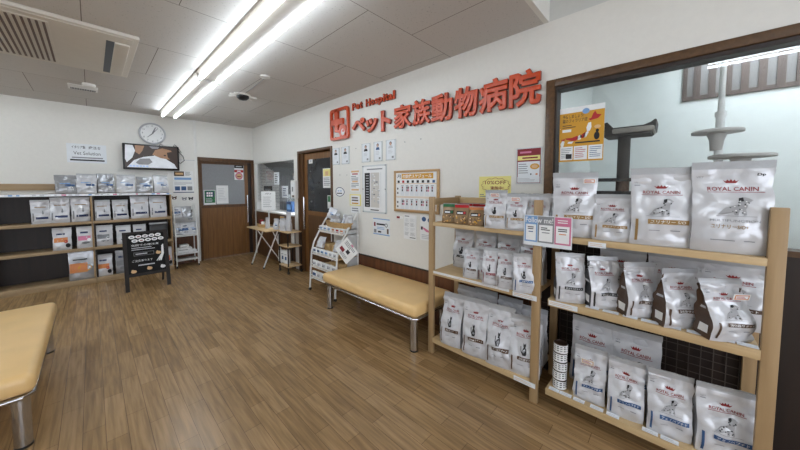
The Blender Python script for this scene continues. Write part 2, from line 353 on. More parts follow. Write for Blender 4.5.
def dr_red(b, w, h, y):
    b.rect(0, h * .78, w, h, y - e, INK); b.rect(.03, h * .86, w - .03, h * .92, y - 2 * e, LGREY); b.rect(0, h * .5, w, h * .66, y - e, REDI); b.rect(w * .3, h * .54, w * .7, h * .62, y - 2 * e, PAPER)
    b.ell(w / 2, h * .26, w * .42, h * .24, y - e, PINKI); b.ell(w / 2, h * .26, w * .3, h * .16, y - 2 * e, TANI); b.rect(w * .3, h * .2, w * .7, h * .26, y - 3 * e, MAROON)
B_item('door_sticker', 'tall black, red and pink sticker at the upper right of the back door glass', 'sticker', 2.067, 2.24, 1.595, 1.91, dr_red, y=YB + .025)

# right-hand sliding door
b = MB(); b.box(XR - .02, 4.70, 0, W + .02, 4.742, 2.05, FRAMEW, .004).box(XR - .02, 3.70, 0, W + .02, 3.738, 2.05, FRAMEW, .004).box(XR - .02, 3.738, 2.008, W + .02, 4.70, 2.05, FRAMEW, .004).box(XR + .02, 4.62, 0, W, 4.70, 2.008, FRAMEW)
struct(b.build('trim_door_frame_right'))
d = struct(mk('door_2', None, None, (XR + .06, 4.66, 0), -90))
b = MB(); b.box(0, 0, .01, .98, .035, 2.0, DOORW)
b.box(0, -.01, .01, .13, 0, 2.0, DOORW).box(.13, -.01, 1.9, .98, 0, 2.0, DOORW).box(.13, -.01, .98, .98, 0, 1.05, DOORW).box(.13, -.003, .1, .98, .0, .98, FRAMEW)
b.build('door_panel', d); MB().box(.13, -.004, 1.05, .9, 0, 1.9, SMOKE).build('dark_pane', d)
MB().tube([(.045, -.04, .73), (.045, -.04, 1.28)], .012, CHROME).box(.04, -.04, .76, .05, 0, .77, CHROME).box(.04, -.04, 1.24, .05, 0, 1.25, CHROME).build('door_handle', d)
struct(MB().box(XR + .17, 3.5, 0, XR + .2, 4.9, 2.3, DARKW).build('wall_behind_door'))
def dr_y(b, w, h, y): b.rect(.01, h * .6, w - .01, h - .01, y - e, YELL); b.rect(w * .3, h * .63, w * .7, h * .85, y - 2 * e, TANI); b.lines(.02, .03, w - .02, h * .55, 5, y - e, GREYI, 5)
R_item('door_poster', 'yellow topped poster on the dark glass of the right-hand door', 'poster', 4.05, 3.83, 1.435, 1.735, dr_y, x=XR + .055)
R_item('door_sticker', 'tiny white square sticker at the top corner of the dark door glass', 'sticker', 4.475, 4.36, 1.835, 1.91, lambda b, w, h, y: b.rect(.03, .02, w - .03, h - .02, y - e, LGREY), x=XR + .055)
R_item('door_card', 'narrow green and white card low on the dark glass of the right door', 'card', 3.93, 3.84, 1.12, 1.32, lambda b, w, h, y: b.rect(.01, h * .5, w - .01, h - .01, y - e, GREENI), x=XR + .055)

# reception seen through its opening
b = MB(); b.box(W, 6.70, 0, 3.7, 6.80, 2.5, BRICKM); struct(b.build('wall_reception_left'))
b = MB(); b.box(2.98, 4.3, 0, 3.04, 6.70, 2.5, CURT)
for k in range(11): b.box(2.972, 4.4 + k * .21, .9, 2.98, 4.408 + k * .21, 2.5, GREYI)
struct(b.build('wall_reception_far'))
struct(MB().box(W, 4.2, 0, 3.7, 4.28, 2.5, DARKW).build('wall_reception_right'))
b = MB(); b.prism([(W, 2.02), (2.98, 1.70), (2.98, 2.5), (W, 2.5)], 4.28, 6.70, GREYM); struct(b.build('ceiling_reception'))
wn = struct(mk('window_2', None, None, (XR + .03, 6.655, .955), -90))
MB().box(.02, 0, .18, 1.735, .006, .985, GLASS).build('window_glass', wn)
MB().box(0, -.02, .0, .02, .03, .99, PLAST).box(1.735, -.02, .0, 1.755, .03, .99, PLAST).box(0, -.02, .98, 1.755, .03, .995, PLAST).build('window_frame', wn)
R_item('name_strip', 'tall white printed strip on the reception glass', 'notice', 5.773, 5.56, 1.49, 1.73, lambda b, w, h, y: b.lines(w * .2, .03, w * .8, h - .03, 5, y - e, INK, 8, .4), LAMIN, x=XR + .025)
R_item('reception_notice', 'white notice with bold heading on the right part of the reception glass', 'notice', 5.43, 5.2, 1.245, 1.465, lambda b, w, h, y: b.lines(.03, .03, w - .03, h - .03, 4, y - e, NAVY, 9, .4), LAMIN, x=XR + .025)
t = thing('reception_monitor', 'black computer monitor behind the reception glass', 'monitor', (2.72, 5.02, .955), -90)
MB().box(-.2, 0, .1, .2, .03, .38, BLACK, .006).build('screen', t); MB().box(-.03, .01, .0, .03, .03, .1, BLACK).box(-.1, -.05, 0, .1, .1, .012, BLACK).build('stand', t)
t = tag(MB().box(-.11, -.05, 0, .11, .12, .2, BLUEI, .01).rect(-.08, .05, .08, .15, -.051, LBLUE).build('file_box', None, (2.7, 5.55, .955), -90), 'blue file box on the reception counter behind the glass', 'box')
t = tag(MB().box(-.05, 0, 0, .05, .1, .33, GREYM, .01).rect(-.03, .1, .03, .25, -.001, LGREY).build('tower_case', None, (2.75, 5.8, .955), -90), 'slim grey case standing behind the white reception strip', 'case')

# ------------------------------------------------------------------ big window to the cat room
wn = struct(mk('window_1', None, None, (XR, .765, 1.1), -90))
b = MB(); b.box(0, -.018, 0, .062, .1, 1.166, WFRAME, .004).box(.062, -.018, 1.11, 2.665, .1, 1.166, WFRAME, .004).box(.062, -.005, 1.085, 2.6, .1, 1.11, DARKW).box(.062, -.005, 0, .075, .1, 1.085, DARKW).box(2.6, -.018, 0, 2.665, .1, 1.11, WFRAME, .004).box(0.062, -.02, 0, 2.6, .1, .03, WFRAME)
b.build('window_frame', wn); MB().box(.075, .04, .03, 2.6, .045, 1.085, GLASS).build('window_glass', wn)
CW = mat('cat_room_wall', (212, 216, 214), .8, var=.02)
struct(MB().box(W, .72, 0, 3.9, .78, 2.75, CW).build('wall_catroom_left'))
struct(MB().box(3.8, -3.1, 0, 3.9, .72, 2.75, CW).build('wall_catroom_far'))
struct(MB().box(W, -3.1, 0, 3.8, -3.0, 2.75, CW).build('wall_catroom_right'))
struct(MB().box(W, -3.0, 2.7, 3.8, .72, 2.78, CW).build('ceiling_catroom'))
wn = struct(mk('window_3', None, None, (3.8, .003, 2.24), -90))
WF2 = wood('lattice_wood', (84, 66, 58), (66, 52, 46), 2, .5, 20.); FR2 = mat('lattice_frosted', (112, 108, 106), .35)
b = MB(); b.box(0, -.02, 0, 1.5, -.0, .035, WF2).box(0, -.02, .42, 1.5, 0, .455, WF2).box(0, -.02, .035, .03, 0, .42, WF2).box(1.47, -.02, .035, 1.5, 0, .42, WF2); b.build('window_frame', wn)
b = MB()
for k in range(15): b.box(.07 + k * .095, -.015, .035, .115 + k * .095, -.002, .42, WF2)
b.build('window_slats', wn); MB().box(.03, -.002, .035, 1.47, 0, .42, FR2).build('window_pane', wn)

# cat furniture beyond the glass
t = thing('cat_tree', 'charcoal cat tree post with a raised sided perch behind the window', 'cat tree', (2.98, .31, 0))
MB().tube([(0, .02, .03), (0, .02, 1.86)], .042, CHARC, 12).tube([(0, .02, 1.15), (0, .02, 1.52)], .045, ROPE, 12).build('post', t)
b = MB(); b.prism([(-.15, .0), (-.165, .03), (-.165, .1), (-.125, .11), (-.09, .06), (.1, .06), (.14, .075), (.165, .095), (.175, .09), (.17, .03), (.14, 0)], -.13, .13, CHARC); b.build('perch', t, (0, -.005, 1.86), -90)
MB().box(-.09, -.15, .012, .165, .12, .05, flat('perch_cushion', (150, 144, 138)), .012).build('perch_pad', t, (0, -.005, 1.86), -90)
MB().box(-.13, -.2, 1.5, .12, .3, 1.525, CHARC, .005).build('platform', t); MB().box(-.13, -.2, 1.36, .12, .3, 1.42, CHARC, .005).build('platform', t)
MB().box(-.25, -.3, 0, .25, .3, .03, CHARC, .005).build('base', t)
t = thing('cat_tower', 'white floor-to-ceiling cat pole with round step plates behind the window', 'cat tower', (2.9, -.19, 0))
POLE = mat('white_pole', (212, 212, 212), .35); PLATE = mat('grey_plate', (172, 168, 165), .5, var=.05)
MB().tube([(0, 0, .02), (0, 0, 1.93)], .022, POLE, 12).lathe([(.028, 1.925), (.028, 1.955)], 0, 0, POLE, 14).tube([(0, 0, 1.955), (0, 0, 2.69)], .016, POLE, 10).build('pole', t)
for z, r in ((1.83, .125), (1.66, .15)):
    MB().lathe([(.03, z - .13), (.036, z - .06), (.05, z - .02), (r, z - .014), (r, z), (r * .95, z + .006), (0.02, z + .006)], 0, 0.012 if z > 1.7 else -.1, PLATE, 32).build('step_plate', t)
MB().lathe([(.2, 0), (.2, .02), (.03, .03)], 0, 0, PLATE, 28).build('base', t)

# poster on the window
def dr_map(b, w, h, y):
    b.rect(0, 0, w, h * .9, y - e, OCHRE)
    b.text('予防しましょう!', .02, h * .8, w * .56, h * .87, y - 2 * e, INK, .01); b.text('猫のフィラリア症', .02, h * .72, w * .64, h * .79, y - 2 * e, INK, .01)
    b.lines(.02, h * .62, w * .4, h * .69, 2, y - 2 * e, BROWNI, 1); b.rect(.02, h * .55, w * .28, h * .6, y - 2 * e, PAPER)
    b.ell(w * .6, h * .9, w * .08, h * .05, y - 3 * e, LBLUE)
    P = lambda pts, m: b.poly([(w * x, h * z) for x, z in pts], y - 2 * e, m)
    P([(.66, .75), (.72, .76), (.76, .84), (.8, .88), (.84, .82), (.94, .8), (.86, .74), (.76, .73), (.7, .72)], REDI)
    P([(.66, .68), (.72, .69), (.73, .6), (.7, .54), (.64, .53), (.62, .6)], PAPER)
    P([(.64, .53), (.68, .52), (.62, .43), (.56, .42), (.56, .48)], PAPER); P([(.56, .5), (.62, .53), (.58, .42), (.5, .42), (.48, .46)], REDI)
    P([(.48, .48), (.54, .46), (.5, .4), (.44, .39), (.42, .44)], PAPER)
    P([(.42, .47), (.46, .43), (.4, .38), (.3, .38), (.18, .41), (.14, .44), (.3, .44)], REDI); P([(.22, .37), (.34, .37), (.3, .33), (.2, .34)], PAPER)
    P([(.08, .4), (.13, .38), (.1, .28), (.05, .27), (.03, .34)], PAPER); P([(.05, .42), (.14, .43), (.13, .4), (.06, .39)], REDI)
    b.ell(w * .85, h * .44, w * .06, h * .07, y - 2 * e, INK); b.ell(w * .86, h * .53, w * .035, h * .03, y - 2 * e, INK); b.ell(w * .86, h * .6, w * .07, h * .03, y - 2 * e, TANI)
    b.rect(w * .38, h * .33, w * .92, h * .355, y - 2 * e, INK)
    for i in range(3):
        x0 = w * (.03 + i * .325); b.rect(x0, h * .03, x0 + w * .3, h * .28, y - 2 * e, PAPER); b.lines(x0 + .008, h * .06, x0 + w * .28, h * .26, 6, y - 3 * e, [GREYI, REDI, BLUEI][i], i, .3)
    b.rect(w * .17, h * .05, w * .31, h * .14, y - 4 * e, INK)
R_item('map_poster', 'ochre poster with a red and white map of Japan taped to the big window', 'poster', .675, .39, 1.645, 2.045, dr_map, x=XR + .038)

# ------------------------------------------------------------------ ceiling fixtures
def light(name, label, x, y0, y1, z):
    t = thing(name, label, 'ceiling light', (x, y0, z), 0, 'ceiling strip lights'); L_ = y1 - y0
    b = MB(); b.prism([(-.115, 0), (.115, 0), (.112, -.02), (.055, -.075), (-.055, -.075), (-.112, -.02)], 0, L_, mat('fixture_enamel', (172, 164, 152), .5, var=.02)); b.build('housing', t)
    for sx in (-1, 1):
        MB().tube([(sx * .082, .03, -.082), (sx * .082, L_ - .03, -.082)], .0165, TUBE, 12).build('fluorescent_tube', t)
        s_ = MB()
        for yy in (.0, L_ - .03): s_.box(sx * .082 - .014, yy, -.1, sx * .082 + .014, yy + .03, -.04, PLAST)
        s_.build('lamp_holder', t)
    return t
light('ceiling_light', 'twin fluorescent strip light nearest the back wall', .94, 3.84, 6.27, ZC - .001)
light('ceiling_light', 'twin fluorescent strip light nearer the camera, cut by the top edge', .94, 1.39, 3.82, ZC - .001)
light('ceiling_light', 'twin fluorescent strip light on the raised ceiling above the camera', -.1, -2.6, -.17, ZU - .001)
light('ceiling_light', 'added unseen strip light over the left side of the room, near the back', -1.5, 3.84, 6.27, ZC - .001)  # out-of-view fixture added so the visible tubes can stay dimmer
light('ceiling_light', 'added unseen strip light over the left side of the room, near the camera', -1.5, 1.39, 3.82, ZC - .001)  # its pair, likewise added out of view for fill
light('ceiling_light', 'added unseen strip light inside the cat room, nearer the glass', 2.95, -2.45, -.02, 2.699)  # added above the sight line to light the cat room
light('ceiling_light', 'added unseen strip light inside the cat room, nearer its far wall', 3.45, -2.45, -.02, 2.699)  # extra unseen fixture added to brighten the cat room walls
light('ceiling_light', 'added unseen strip light by the far left wall', -2.75, 3.84, 6.27, ZC - .001)  # added off view to share the load with the other tubes
rl = light('ceiling_light', 'added hidden strip light inside the reception', 2.76, 4.32, 5.36, 1.70)  # hidden fixture added to lift the dark reception
FILLTUBE = mat('fill_tube', (240, 247, 255), .3, var=0, emit=45.0)  # stronger emission for the added reception fill only
for q in bpy.data.objects:
    if q.parent == rl and q.name.startswith('fluorescent_tube'): q.data.materials[0] = FILLTUBE
t = thing('ceiling_air_conditioner', 'large cream ceiling cassette air conditioner with a dark outlet slot', 'air conditioner', (-.35, 3.333, ZC))
b = MB(); b.box(-.68, 0, -.03, .678, 1.232, 0, CREAM, .006).box(-.645, .03, -.036, .643, 1.2, -.03, CREAM, .002); b.build('panel', t)
for sx in (1, -1):
    b = MB(); b.box(sx * .575 - .04, .16, -.052, sx * .575 + .055, 1.14, -.034, CREAM, .008); b.build('outlet_vane', t)
    MB().box(sx * .52 - .035, .17, -.0385, sx * .52 + .018, 1.13, -.034, BLACK).build('outlet_slot', t)
b = MB(); b.box(-.2, .1, -.04, .18, 1.13, -.035, CREAM, .002)
for k in range(11): b.box(-.19 + k * .034, .12, -.044, -.176 + k * .034, 1.11, -.039, BROWNI)
b.build('intake_grille', t)
t = thing('ceiling_vent', 'small white ceiling vent with dark slots near the back wall', 'vent', (-.02, 5.5, ZC))
MB().box(-.13, -.09, -.012, .13, .16, 0, PLAST, .004).build('frame', t)
b = MB(); b.box(-.11, .06, -.014, .11, .14, -.011, BLACK)
for k in range(10): b.box(-.1 + k * .0215, .06, -.017, -.095 + k * .0215, .14, -.013, LGREY)
b.build('slots', t)
tag(MB().lathe([(.06, 0), (.06, -.02), (.045, -.035), (.01, -.035)], 0, 0, PLAST, 24).build('smoke_detector', None, (.03, 5.3, ZC)), 'round white smoke detector next to the slotted ceiling vent', 'detector')
t = thing('ceiling_camera', 'dark dome with white arms on the ceiling right of the lights', 'camera', (1.47, 4.37, ZC))
MB().lathe([(.1, 0), (.1, -.015), (.085, -.02)], 0, 0, PLAST, 24).build('base', t); MB().lathe([(.08, -.018), (.075, -.045), (.05, -.07), (.01, -.08)], 0, 0, BLACK, 20).build('dome', t)
for a in (150, 190, 215, 30, -20): MB().tube([(.06 * math.cos(R(a)), .06 * math.sin(R(a)), -.012), (.17 * math.cos(R(a)), .17 * math.sin(R(a)), -.03)], .012, PLAST, 6).build('arm', t)
tag(MB().lathe([(.055, 0), (.055, -.012), (.03, -.02), (.005, -.02)], 0, 0, PLAST, 24).build('ceiling_disc', None, (1.41, 3.47, ZC)), 'small white round detector alone on the ceiling above the sign', 'detector')
t = tag(MB().tube([(1.43, 3.52, ZC - .004), (1.47, 4.28, ZC - .004)], .003, GREYI, 6).build('ceiling_cable'), 'thin cable on the ceiling linking dome and round detector', 'cable')

# ------------------------------------------------------------------ back wall items
t = thing('wall_clock', 'round silver rimmed wall clock above the television', 'clock', (.772, YB - .001, 2.38))
def disc(b, r, y0, y1, m, n=40): b.prism([(r * math.cos(2 * math.pi * k / n), r * math.sin(2 * math.pi * k / n)) for k in range(n)], y0, y1, m)
b = MB(); ring = [(.172 * math.cos(2 * math.pi * k / 40), -.02, .172 * math.sin(2 * math.pi * k / 40)) for k in range(40)]; b.tube(ring, .015, mat('silver_rim', (188, 190, 194), .35, .2), 8, close=True); b.build('rim', t)
b = MB(); disc(b, .17, -.02, 0, PAPER)
for k in range(12): a = R(90 - 30 * k - 30); b.text(str(k + 1), .132 * math.cos(a) - .014, .132 * math.sin(a) - .015, .132 * math.cos(a) + .014, .132 * math.sin(a) + .015, -.0215, GREYI, fit=False)
b.build('dial', t)
b = MB()
for a, l, w_ in ((R(52), .13, .006), (R(225), .1, .008), (R(68), .12, .012)):
    c, s_ = math.cos(a), math.sin(a); b.poly([(-s_ * w_, c * w_), (s_ * w_, -c * w_), (l * c + s_ * w_ * .5, l * s_ - c * w_ * .5), (l * c - s_ * w_ * .5, l * s_ + c * w_ * .5)], -.024, GREYI)
b.build('hands', t)
t = thing('television', 'flat television on the back wall showing a sleeping brown and white cat', 'television', (.75, YB - .06, 1.96))
MB().box(-.375, -.02, -.215, .375, .02, .215, BLACK, .006).build('casing', t)
b = MB(); SC = lambda n, c: mat(n, c, .3, emit=.22, var=.1)
s0 = SC('screen_dark', (52, 40, 34)); s1 = SC('screen_white', (196, 200, 206)); s2 = SC('screen_brown', (142, 108, 82)); s3 = SC('screen_grey', (120, 120, 124)); s4 = SC('screen_blue', (150, 176, 214))
b.rect(-.35, -.185, .35, .195, -.021, s0); y = -.0215
b.poly([(-.34, .19), (-.25, .19), (-.22, .1), (-.26, -.02), (-.33, -.1), (-.35, -.04)], y, s1)
b.poly([(-.33, -.18), (-.24, -.06), (-.12, .0), (.02, .03), (.1, -.02), (.2, -.03), (.3, -.1), (.34, -.18)], y - e, s1); b.poly([(-.22, .19), (-.1, .19), (-.13, .1), (-.17, .04), (-.22, .08)], y - e, s2)
b.poly([(-.22, -.1), (-.16, -.03), (-.04, -.02), (0, -.08), (-.06, -.13), (-.18, -.13)], y - 2 * e, s3); b.poly([(.0, .05), (.04, .13), (.14, .17), (.26, .14), (.3, .05), (.24, -.02), (.12, -.02)], y - 2 * e, s2)
b.poly([(-.04, .19), (.1, .19), (.08, .155), (0, .15)], y - e, s3); b.poly([(.2, .1), (.32, .13), (.34, .02), (.26, -.04), (.21, .02)], y - 3 * e, s0); b.ell(.17, .045, .018, .012, y - 4 * e, s0); b.poly([(.02, .04), (.1, .0), (.2, -.02), (.14, -.06), (.04, -.03)], y - 3 * e, s1)
for k in range(14): b.rect(-.3 + k * .042, -.17, -.27 + k * .042, -.145, y - 4 * e, s4 if k < 6 else s1)
b.build('screen', t); MB().box(-.1, .02, -.1, .1, .059, .1, BLACK).build('wall_bracket', t)
b = MB().tube([(.36, 0, .17), (.4, .02, .1), (.44, .03, .06), (.46, .03, -.02), (.4, .04, -.08), (.37, .03, -.05)], .006, BLACK, 6).build('cable', t); MB().tube([(.1, 0, .215), (.12, .02, .25), (.16, .03, .23)], .004, BLACK, 6).build('cable', t); MB().tube([(.3, 0, .215), (.32, .02, .26), (.36, .02, .22), (.42, .03, .12)], .004, BLACK, 6).build('cable', t)
def dr_sig(b, w, h, y):
    b.text('イタリア製', .05, h * .74, w * .46, h * .9, y - e, INK, .01); b.text('療法食', w * .54, h * .74, w * .86, h * .9, y - e, INK, .01)
    b.text('Vet Solution', w * .16, h * .42, w * .84, h * .6, y - e, INK, .0); b.rect(.05, h * .24, w * .9, h * .3, y - e, GREYI); b.rect(.03, h * .1, w * .94, h * .18, y - e, INK)
B_item('laminated_sign', 'white laminated sign with black Japanese heading on the back wall left', 'sign', -.235, .19, 1.825, 2.115, dr_sig, LAMIN)
def dr_a(b, w, h, y):
    b.rect(.02, h * .45, w * .55, h * .95, y - e, BROWNI); b.rect(.04, h * .6, w * .5, h * .8, y - 2 * e, TANI); b.lines(w * .6, h * .5, w * .95, h * .95, 4, y - e, GREYI, 7); b.rect(.02, .01, w * .9, h * .3, y - e, LBLUE)
B_item('wall_leaflet', 'brown photo leaflet directly right of and below the television', 'leaflet', 1.03, 1.34, 1.57, 1.745, dr_a)
def dr_b(b, w, h, y):
    for i in range(3): b.rect(w * (.08 + i * .3), h * .2, w * (.32 + i * .3), h * .55, y - e, BLUEI if i < 2 else GREYI)
    b.lines(.02, h * .65, w - .02, h * .95, 3, y - e, LGREY, 2); b.rect(0, 0, w, h * .07, y - e, NAVY)
B_item('wall_leaflet', 'white leaflet with blue squares and a dark lower edge, under the brown one', 'leaflet', 1.03, 1.345, 1.34, 1.555, dr_b)
for i, (x, z, c, lab) in enumerate([(1.04, 1.22, BROWNI, 'brown puppy face sticker above the wall rack, at its left'), (1.19, 1.2, GREYI, 'grey slanted sticker above the wall rack'), (1.29, 1.2, INK, 'black and white kitten sticker near the wall joint'), (1.28, .97, BROWNI, 'brown bear-like dog sticker right of the wall rack'), (1.27, .82, LGREY, 'pale lettering sticker under the brown dog sticker')]):
    b = MB(); b.ell(0, .02, .035, .026, -.001, c); b.ell(-.028, .045, .013, .012, -.001, c, 8); b.ell(.028, .045, .013, .012, -.001, c, 8); b.ell(0, .012, .014, .01, -.0017, PAPER, 8); b.prism([(-.03, .0), (.03, 0), (.03, .03), (-.03, .03)], -.0008, 0, c)
    tag(b.build('wall_sticker', None, (x, YB - .0065, z), 0), lab, 'sticker')

# ------------------------------------------------------------------ food bags
DOG = [(0, .05), (.1, .22), (.22, .42), (.4, .52), (.55, .6), (.6, .72), (.56, .86), (.62, .96), (.74, 1), (.86, .94), (.95, .84), (.88, .76), (.8, .72), (.8, .55), (.76, .35), (.78, .06), (.7, .02), (.68, .28), (.6, .3), (.56, .04), (.46, .03), (.44, .2), (.3, .12), (.15, .04)]
EAR = [(.58, .95), (.7, .99), (.7, .85), (.64, .74), (.57, .8)]
CAT = [(.3, 0), (.22, .22), (.3, .5), (.38, .62), (.33, .76), (.33, .98), (.42, .88), (.52, .88), (.6, .98), (.62, .76), (.57, .63), (.68, .48), (.74, .22), (.66, 0)]
TAIL = [(.3, .02), (.08, .3), (.02, .66), (.1, .7), (.16, .36), (.32, .2)]
CROWN = [(-.5, 1), (-.36, .3), (-.3, 0), (.3, 0), (.36, .3), (.5, 1), (.3, .55), (.22, 1.15), (.1, .6), (0, 1.3), (-.1, .6), (-.22, 1.15), (-.3, .55)]
def bag_mesh(w, h, d, kind='dog', band=GOLDI, side=None, seed=0, front=FOIL, nx=22, nz=28, txt='消化器サポート', crinkle=1., strip=True, wob=0.):
    rnd = random.Random(seed); side = side or front; sd = Vector((seed * 7.3, seed * 3.1, seed * 1.7)); bend = rnd.uniform(-.012, .012)
    def dep(v):
        t = min(max((v - .3) / .62, 0), 1); t = t * t * (3 - 2 * t); base = 1 - .12 * max(0, 1 - v / .06)
        return max(.004, d / 2 * (1 - t) * base * (1 + .12 * math.sin(math.pi * min(v / .6, 1))))
    def wid(v): return w / 2 * (1 - .035 * math.sin(math.pi * min(v / .85, 1)) + (.02 if v > .93 else 0) - .02 * max(0, 1 - v / .05))
    def crk(p, v):
        a = noise.noise((p + sd) * (2.6 / w)) * .012 - (1 - abs(noise.noise((p + sd * 2) * (3.2 / w)))) ** 3 * .009 + .006 + noise.noise((p + sd) * (8 / w)) * .0015
        return a * crinkle * min(1, w / .15) * min(1, v / .12) * (1 if v < .9 else .35)
    def P(sx, sy, v, off=0.):     # sx -1..1 across, sy -1 front .. 1 back
        dd = dep(v); ww = wid(v); bul = 1 - .22 * abs(sx) ** 3 if abs(sy) == 1 else 1
        x = sx * ww; y = sy * dd * bul
        if abs(sy) < 1: x *= 1 - (1 - abs(sy)) * (.02 + .25 * min(1, max(0, (v - .3) / .6))) * min(1, d / w)
        p = Vector((x, y, v * h)); c = crk(Vector((x, y * .6, v * h)), v)
        y += (-c if sy <= 0 else c) + bend * v * v * 2; x += c * .35 * (1 if sx > 0 else -1) * (abs(sx) == 1) + wob * v * v * w
        return (x, y + (-off if sy < 0 else off), v * h)
    ring = [(-1 + 2 * i / nx, -1) for i in range(nx + 1)] + [(1, -.5), (1, 0), (1, .5)] + [(1 - 2 * i / 8, 1) for i in range(9)] + [(-1, .5), (-1, 0), (-1, -.5)]
    n = len(ring); b = MB(); top = .915; vs = [top * j / nz for j in range(nz + 1)]
    vv = [P(a, c, v) for v in vs for a, c in ring]
    ff = {0: [], 1: []}
    for j in range(nz):
        for i in range(n):
            k = 1 if (nx <= i < nx + 4 or i >= nx + 12) else 0
            ff[k].append((j * n + i, j * n + (i + 1) % n, (j + 1) * n + (i + 1) % n, (j + 1) * n + i))
    n0 = len(b.v); b.add(vv, ff[0] + [tuple(range(n))[::-1]], front, True); km = b.mi(side)
    for f in ff[1]: b.f.append(f); b.m.append(km); b.sm.append(True)
    # print on the front
    b.F = lambda u, v, o: P(u * 2, -1, v, o)
    o = .0024; q = .0005
    if kind in ('dog', 'cat'):
        cr = [(x * .24, .732 + z * .036) for x, z in CROWN]; b.poly(cr, o, BRED)
        b.text('ROYAL CANIN', -.3, .665, .3, .705, o, BRED, .012); b.rect(-.32, .648, .34, .654, o, BRED)
        b.text('VET', -.44, .8, -.34, .82, o, GREYI); b.rect(-.44, .77, -.34, .782, o, GREYI)
        if kind == 'dog':
            x0, z0, sx, sz = -.2, .385, .42, .22
            b.poly([(x0 + a * sx, z0 + c * sz) for a, c in DOG], o, DOGG); b.poly([(x0 + a * sx, z0 + c * sz) for a, c in EAR], o + q, INK)
            for k in range(16):
                t_ = DOG[(k * 5) % len(DOG)]; a = .7 * t_[0] + .3 * .6; c = .7 * t_[1] + .3 * .45; r = rnd.uniform(.006, .013)
                b.ell(x0 + a * sx, z0 + c * sz, r * 1.3, r * .8, o + q * 2, INK, 7)
            b.rect(-.25, .382, .28, .386, o, GREYI)
        else:
            x0, z0, sx, sz = -.14, .375, .3, .2
            b.poly([(x0 + a * sx, z0 + c * sz) for a, c in CAT], o, INK); b.poly([(x0 + a * sx, z0 + c * sz) for a, c in TAIL], o, INK); b.ell(x0 + .5 * sx, z0 + .28 * sz, .05, .025, o + q, GREYI, 8)
        b.rect(-.22, .285, .43, .345, o, band); b.text(txt, -.18, .295, .38, .335, o + q, PAPER)
        if strip: b.rect(-.42, .06, -.375, .34, o, band)
        b.rect(-.2, .22, .12, .23, o, LGREY); b.rect(-.2, .2, -.02, .208, o, GREYI); b.rect(.15, .2, .3, .212, o, GREYI)
    elif kind == 'multi':
        b.poly([(x * .2, .76 + z * .035) for x, z in CROWN], o, BRED); b.text('ROYAL CANIN', -.3, .675, .33, .72, o, BRED, .012); b.rect(-.3, .66, .4, .665, o, BRED)
        b.text('VET', -.44, .82, -.34, .84, o, GREYI); b.text('Dp', .3, .83, .4, .865, o, INK, .02)
        x0, z0, sx, sz = -.18, .41, .46, .2
        b.poly([(x0 + a * sx, z0 + c * sz) for a, c in DOG], o, DOGG); b.poly([(x0 + a * sx, z0 + c * sz) for a, c in EAR], o + q, INK)
        for k in range(22):
            t_ = DOG[(k * 5) % len(DOG)]; a = .65 * t_[0] + .35 * .6; c = .65 * t_[1] + .35 * .45; b.ell(x0 + a * sx, z0 + c * sz, .011, .006, o + q * 2, [INK, PAPER][k % 2], 7)
        b.rect(-.2, .405, .3, .409, o, GREYI); b.text('MULTIFUNCTION', -.28, .345, .34, .37, o, GREYI); b.text('ユリナリーS/O+', -.26, .27, .2, .315, o, GOLDI, .01)
        b.rect(-.26, .14, .04, .15, o, GREYI); b.rect(.15, .14, .28, .15, o, GREYI)
    elif kind == 'block':
        b.rect(-.42, .3, .42, .5, o, band); b.rect(-.3, .56, .3, .6, o, GREYI); b.rect(-.3, .12, .3, .15, o, LGREY)
    elif kind == 'vet':   # white bag, dark band, small cat (back shelf)
        b.rect(-.25, .2, .4, .29, o, NAVY); b.rect(-.43, .12, -.36, .45, o, GREYI); b.poly([(.02 + a * .22, .4 + c * .17) for a, c in CAT], o, GREYI); b.rect(-.3, .68, .3, .71, o, GOLDI)
    elif kind == 'blue':
        b.rect(-.05, .36, .4, .46, o, BLUEI); b.rect(-.3, .5, .2, .55, o, LBLUE); b.rect(-.35, .15, .35, .25, o, LGREY); b.ell(.2, .3, .12, .05, o + q, PAPER, 10)
    elif kind == 'photo':   # white bag, coloured panel, dark dot
        b.rect(-.45, .36, .3, .56, o, band); b.ell(.2, .38, .12, .07, o + q, REDI if band is ORANGI else PAPER, 10); b.rect(-.3, .68, .15, .75, o, NAVY)
        if band is ORANGI: b.ell(.3, .2, .14, .1, o + q, INK, 10)
        else: b.ell(0, .25, .25, .06, o + q, GREYI, 10)
    elif kind == 'big':
        b.rect(-.48, .28, .2, .6, o, ORANGI); b.ell(.1, .42, .28, .12, o + q, OCHRE, 14); b.rect(-.35, .7, .2, .74, o, INK); b.ell(.3, .25, .14, .08, o + q, GREYI, 10)
    elif kind == 'treat':
        b.rect(-.49, .83, .49, .97, o, band)
        for k in range(26): b.ell(rnd.uniform(-.4, .4), rnd.uniform(.08, .42), rnd.uniform(.03, .06), rnd.uniform(.02, .045), o + q * (k % 3), [TANI, BROWNI, GOLDI, OCHRE][k % 4], 7)
        b.rect(-.36, .5, .34, .66, o + 3 * q, INK); b.rect(-.3, .54, .1, .6, o + 4 * q, PAPER); b.rect(.15, .52, .3, .64, o + 4 * q, band)
    b.F = None
    if side is not front:
        for sx in (-1, 1):
            qs = [Vector(P(sx, c_, v_)) for c_, v_ in ((-.5, .1), (.3, .1), (.3, .24), (-.5, .24))]; b.add([(p.x + sx * .003, p.y, p.z) for p in qs], [(0, 1, 2, 3)], PAPER)
            qs = [Vector(P(sx, c_, v_)) for c_, v_ in ((-.5, .5), (.3, .5), (.3, .54), (-.5, .54))]; b.add([(p.x + sx * .003, p.y, p.z) for p in qs], [(0, 1, 2, 3)], LGREY)
    me = b.mesh('pouch')
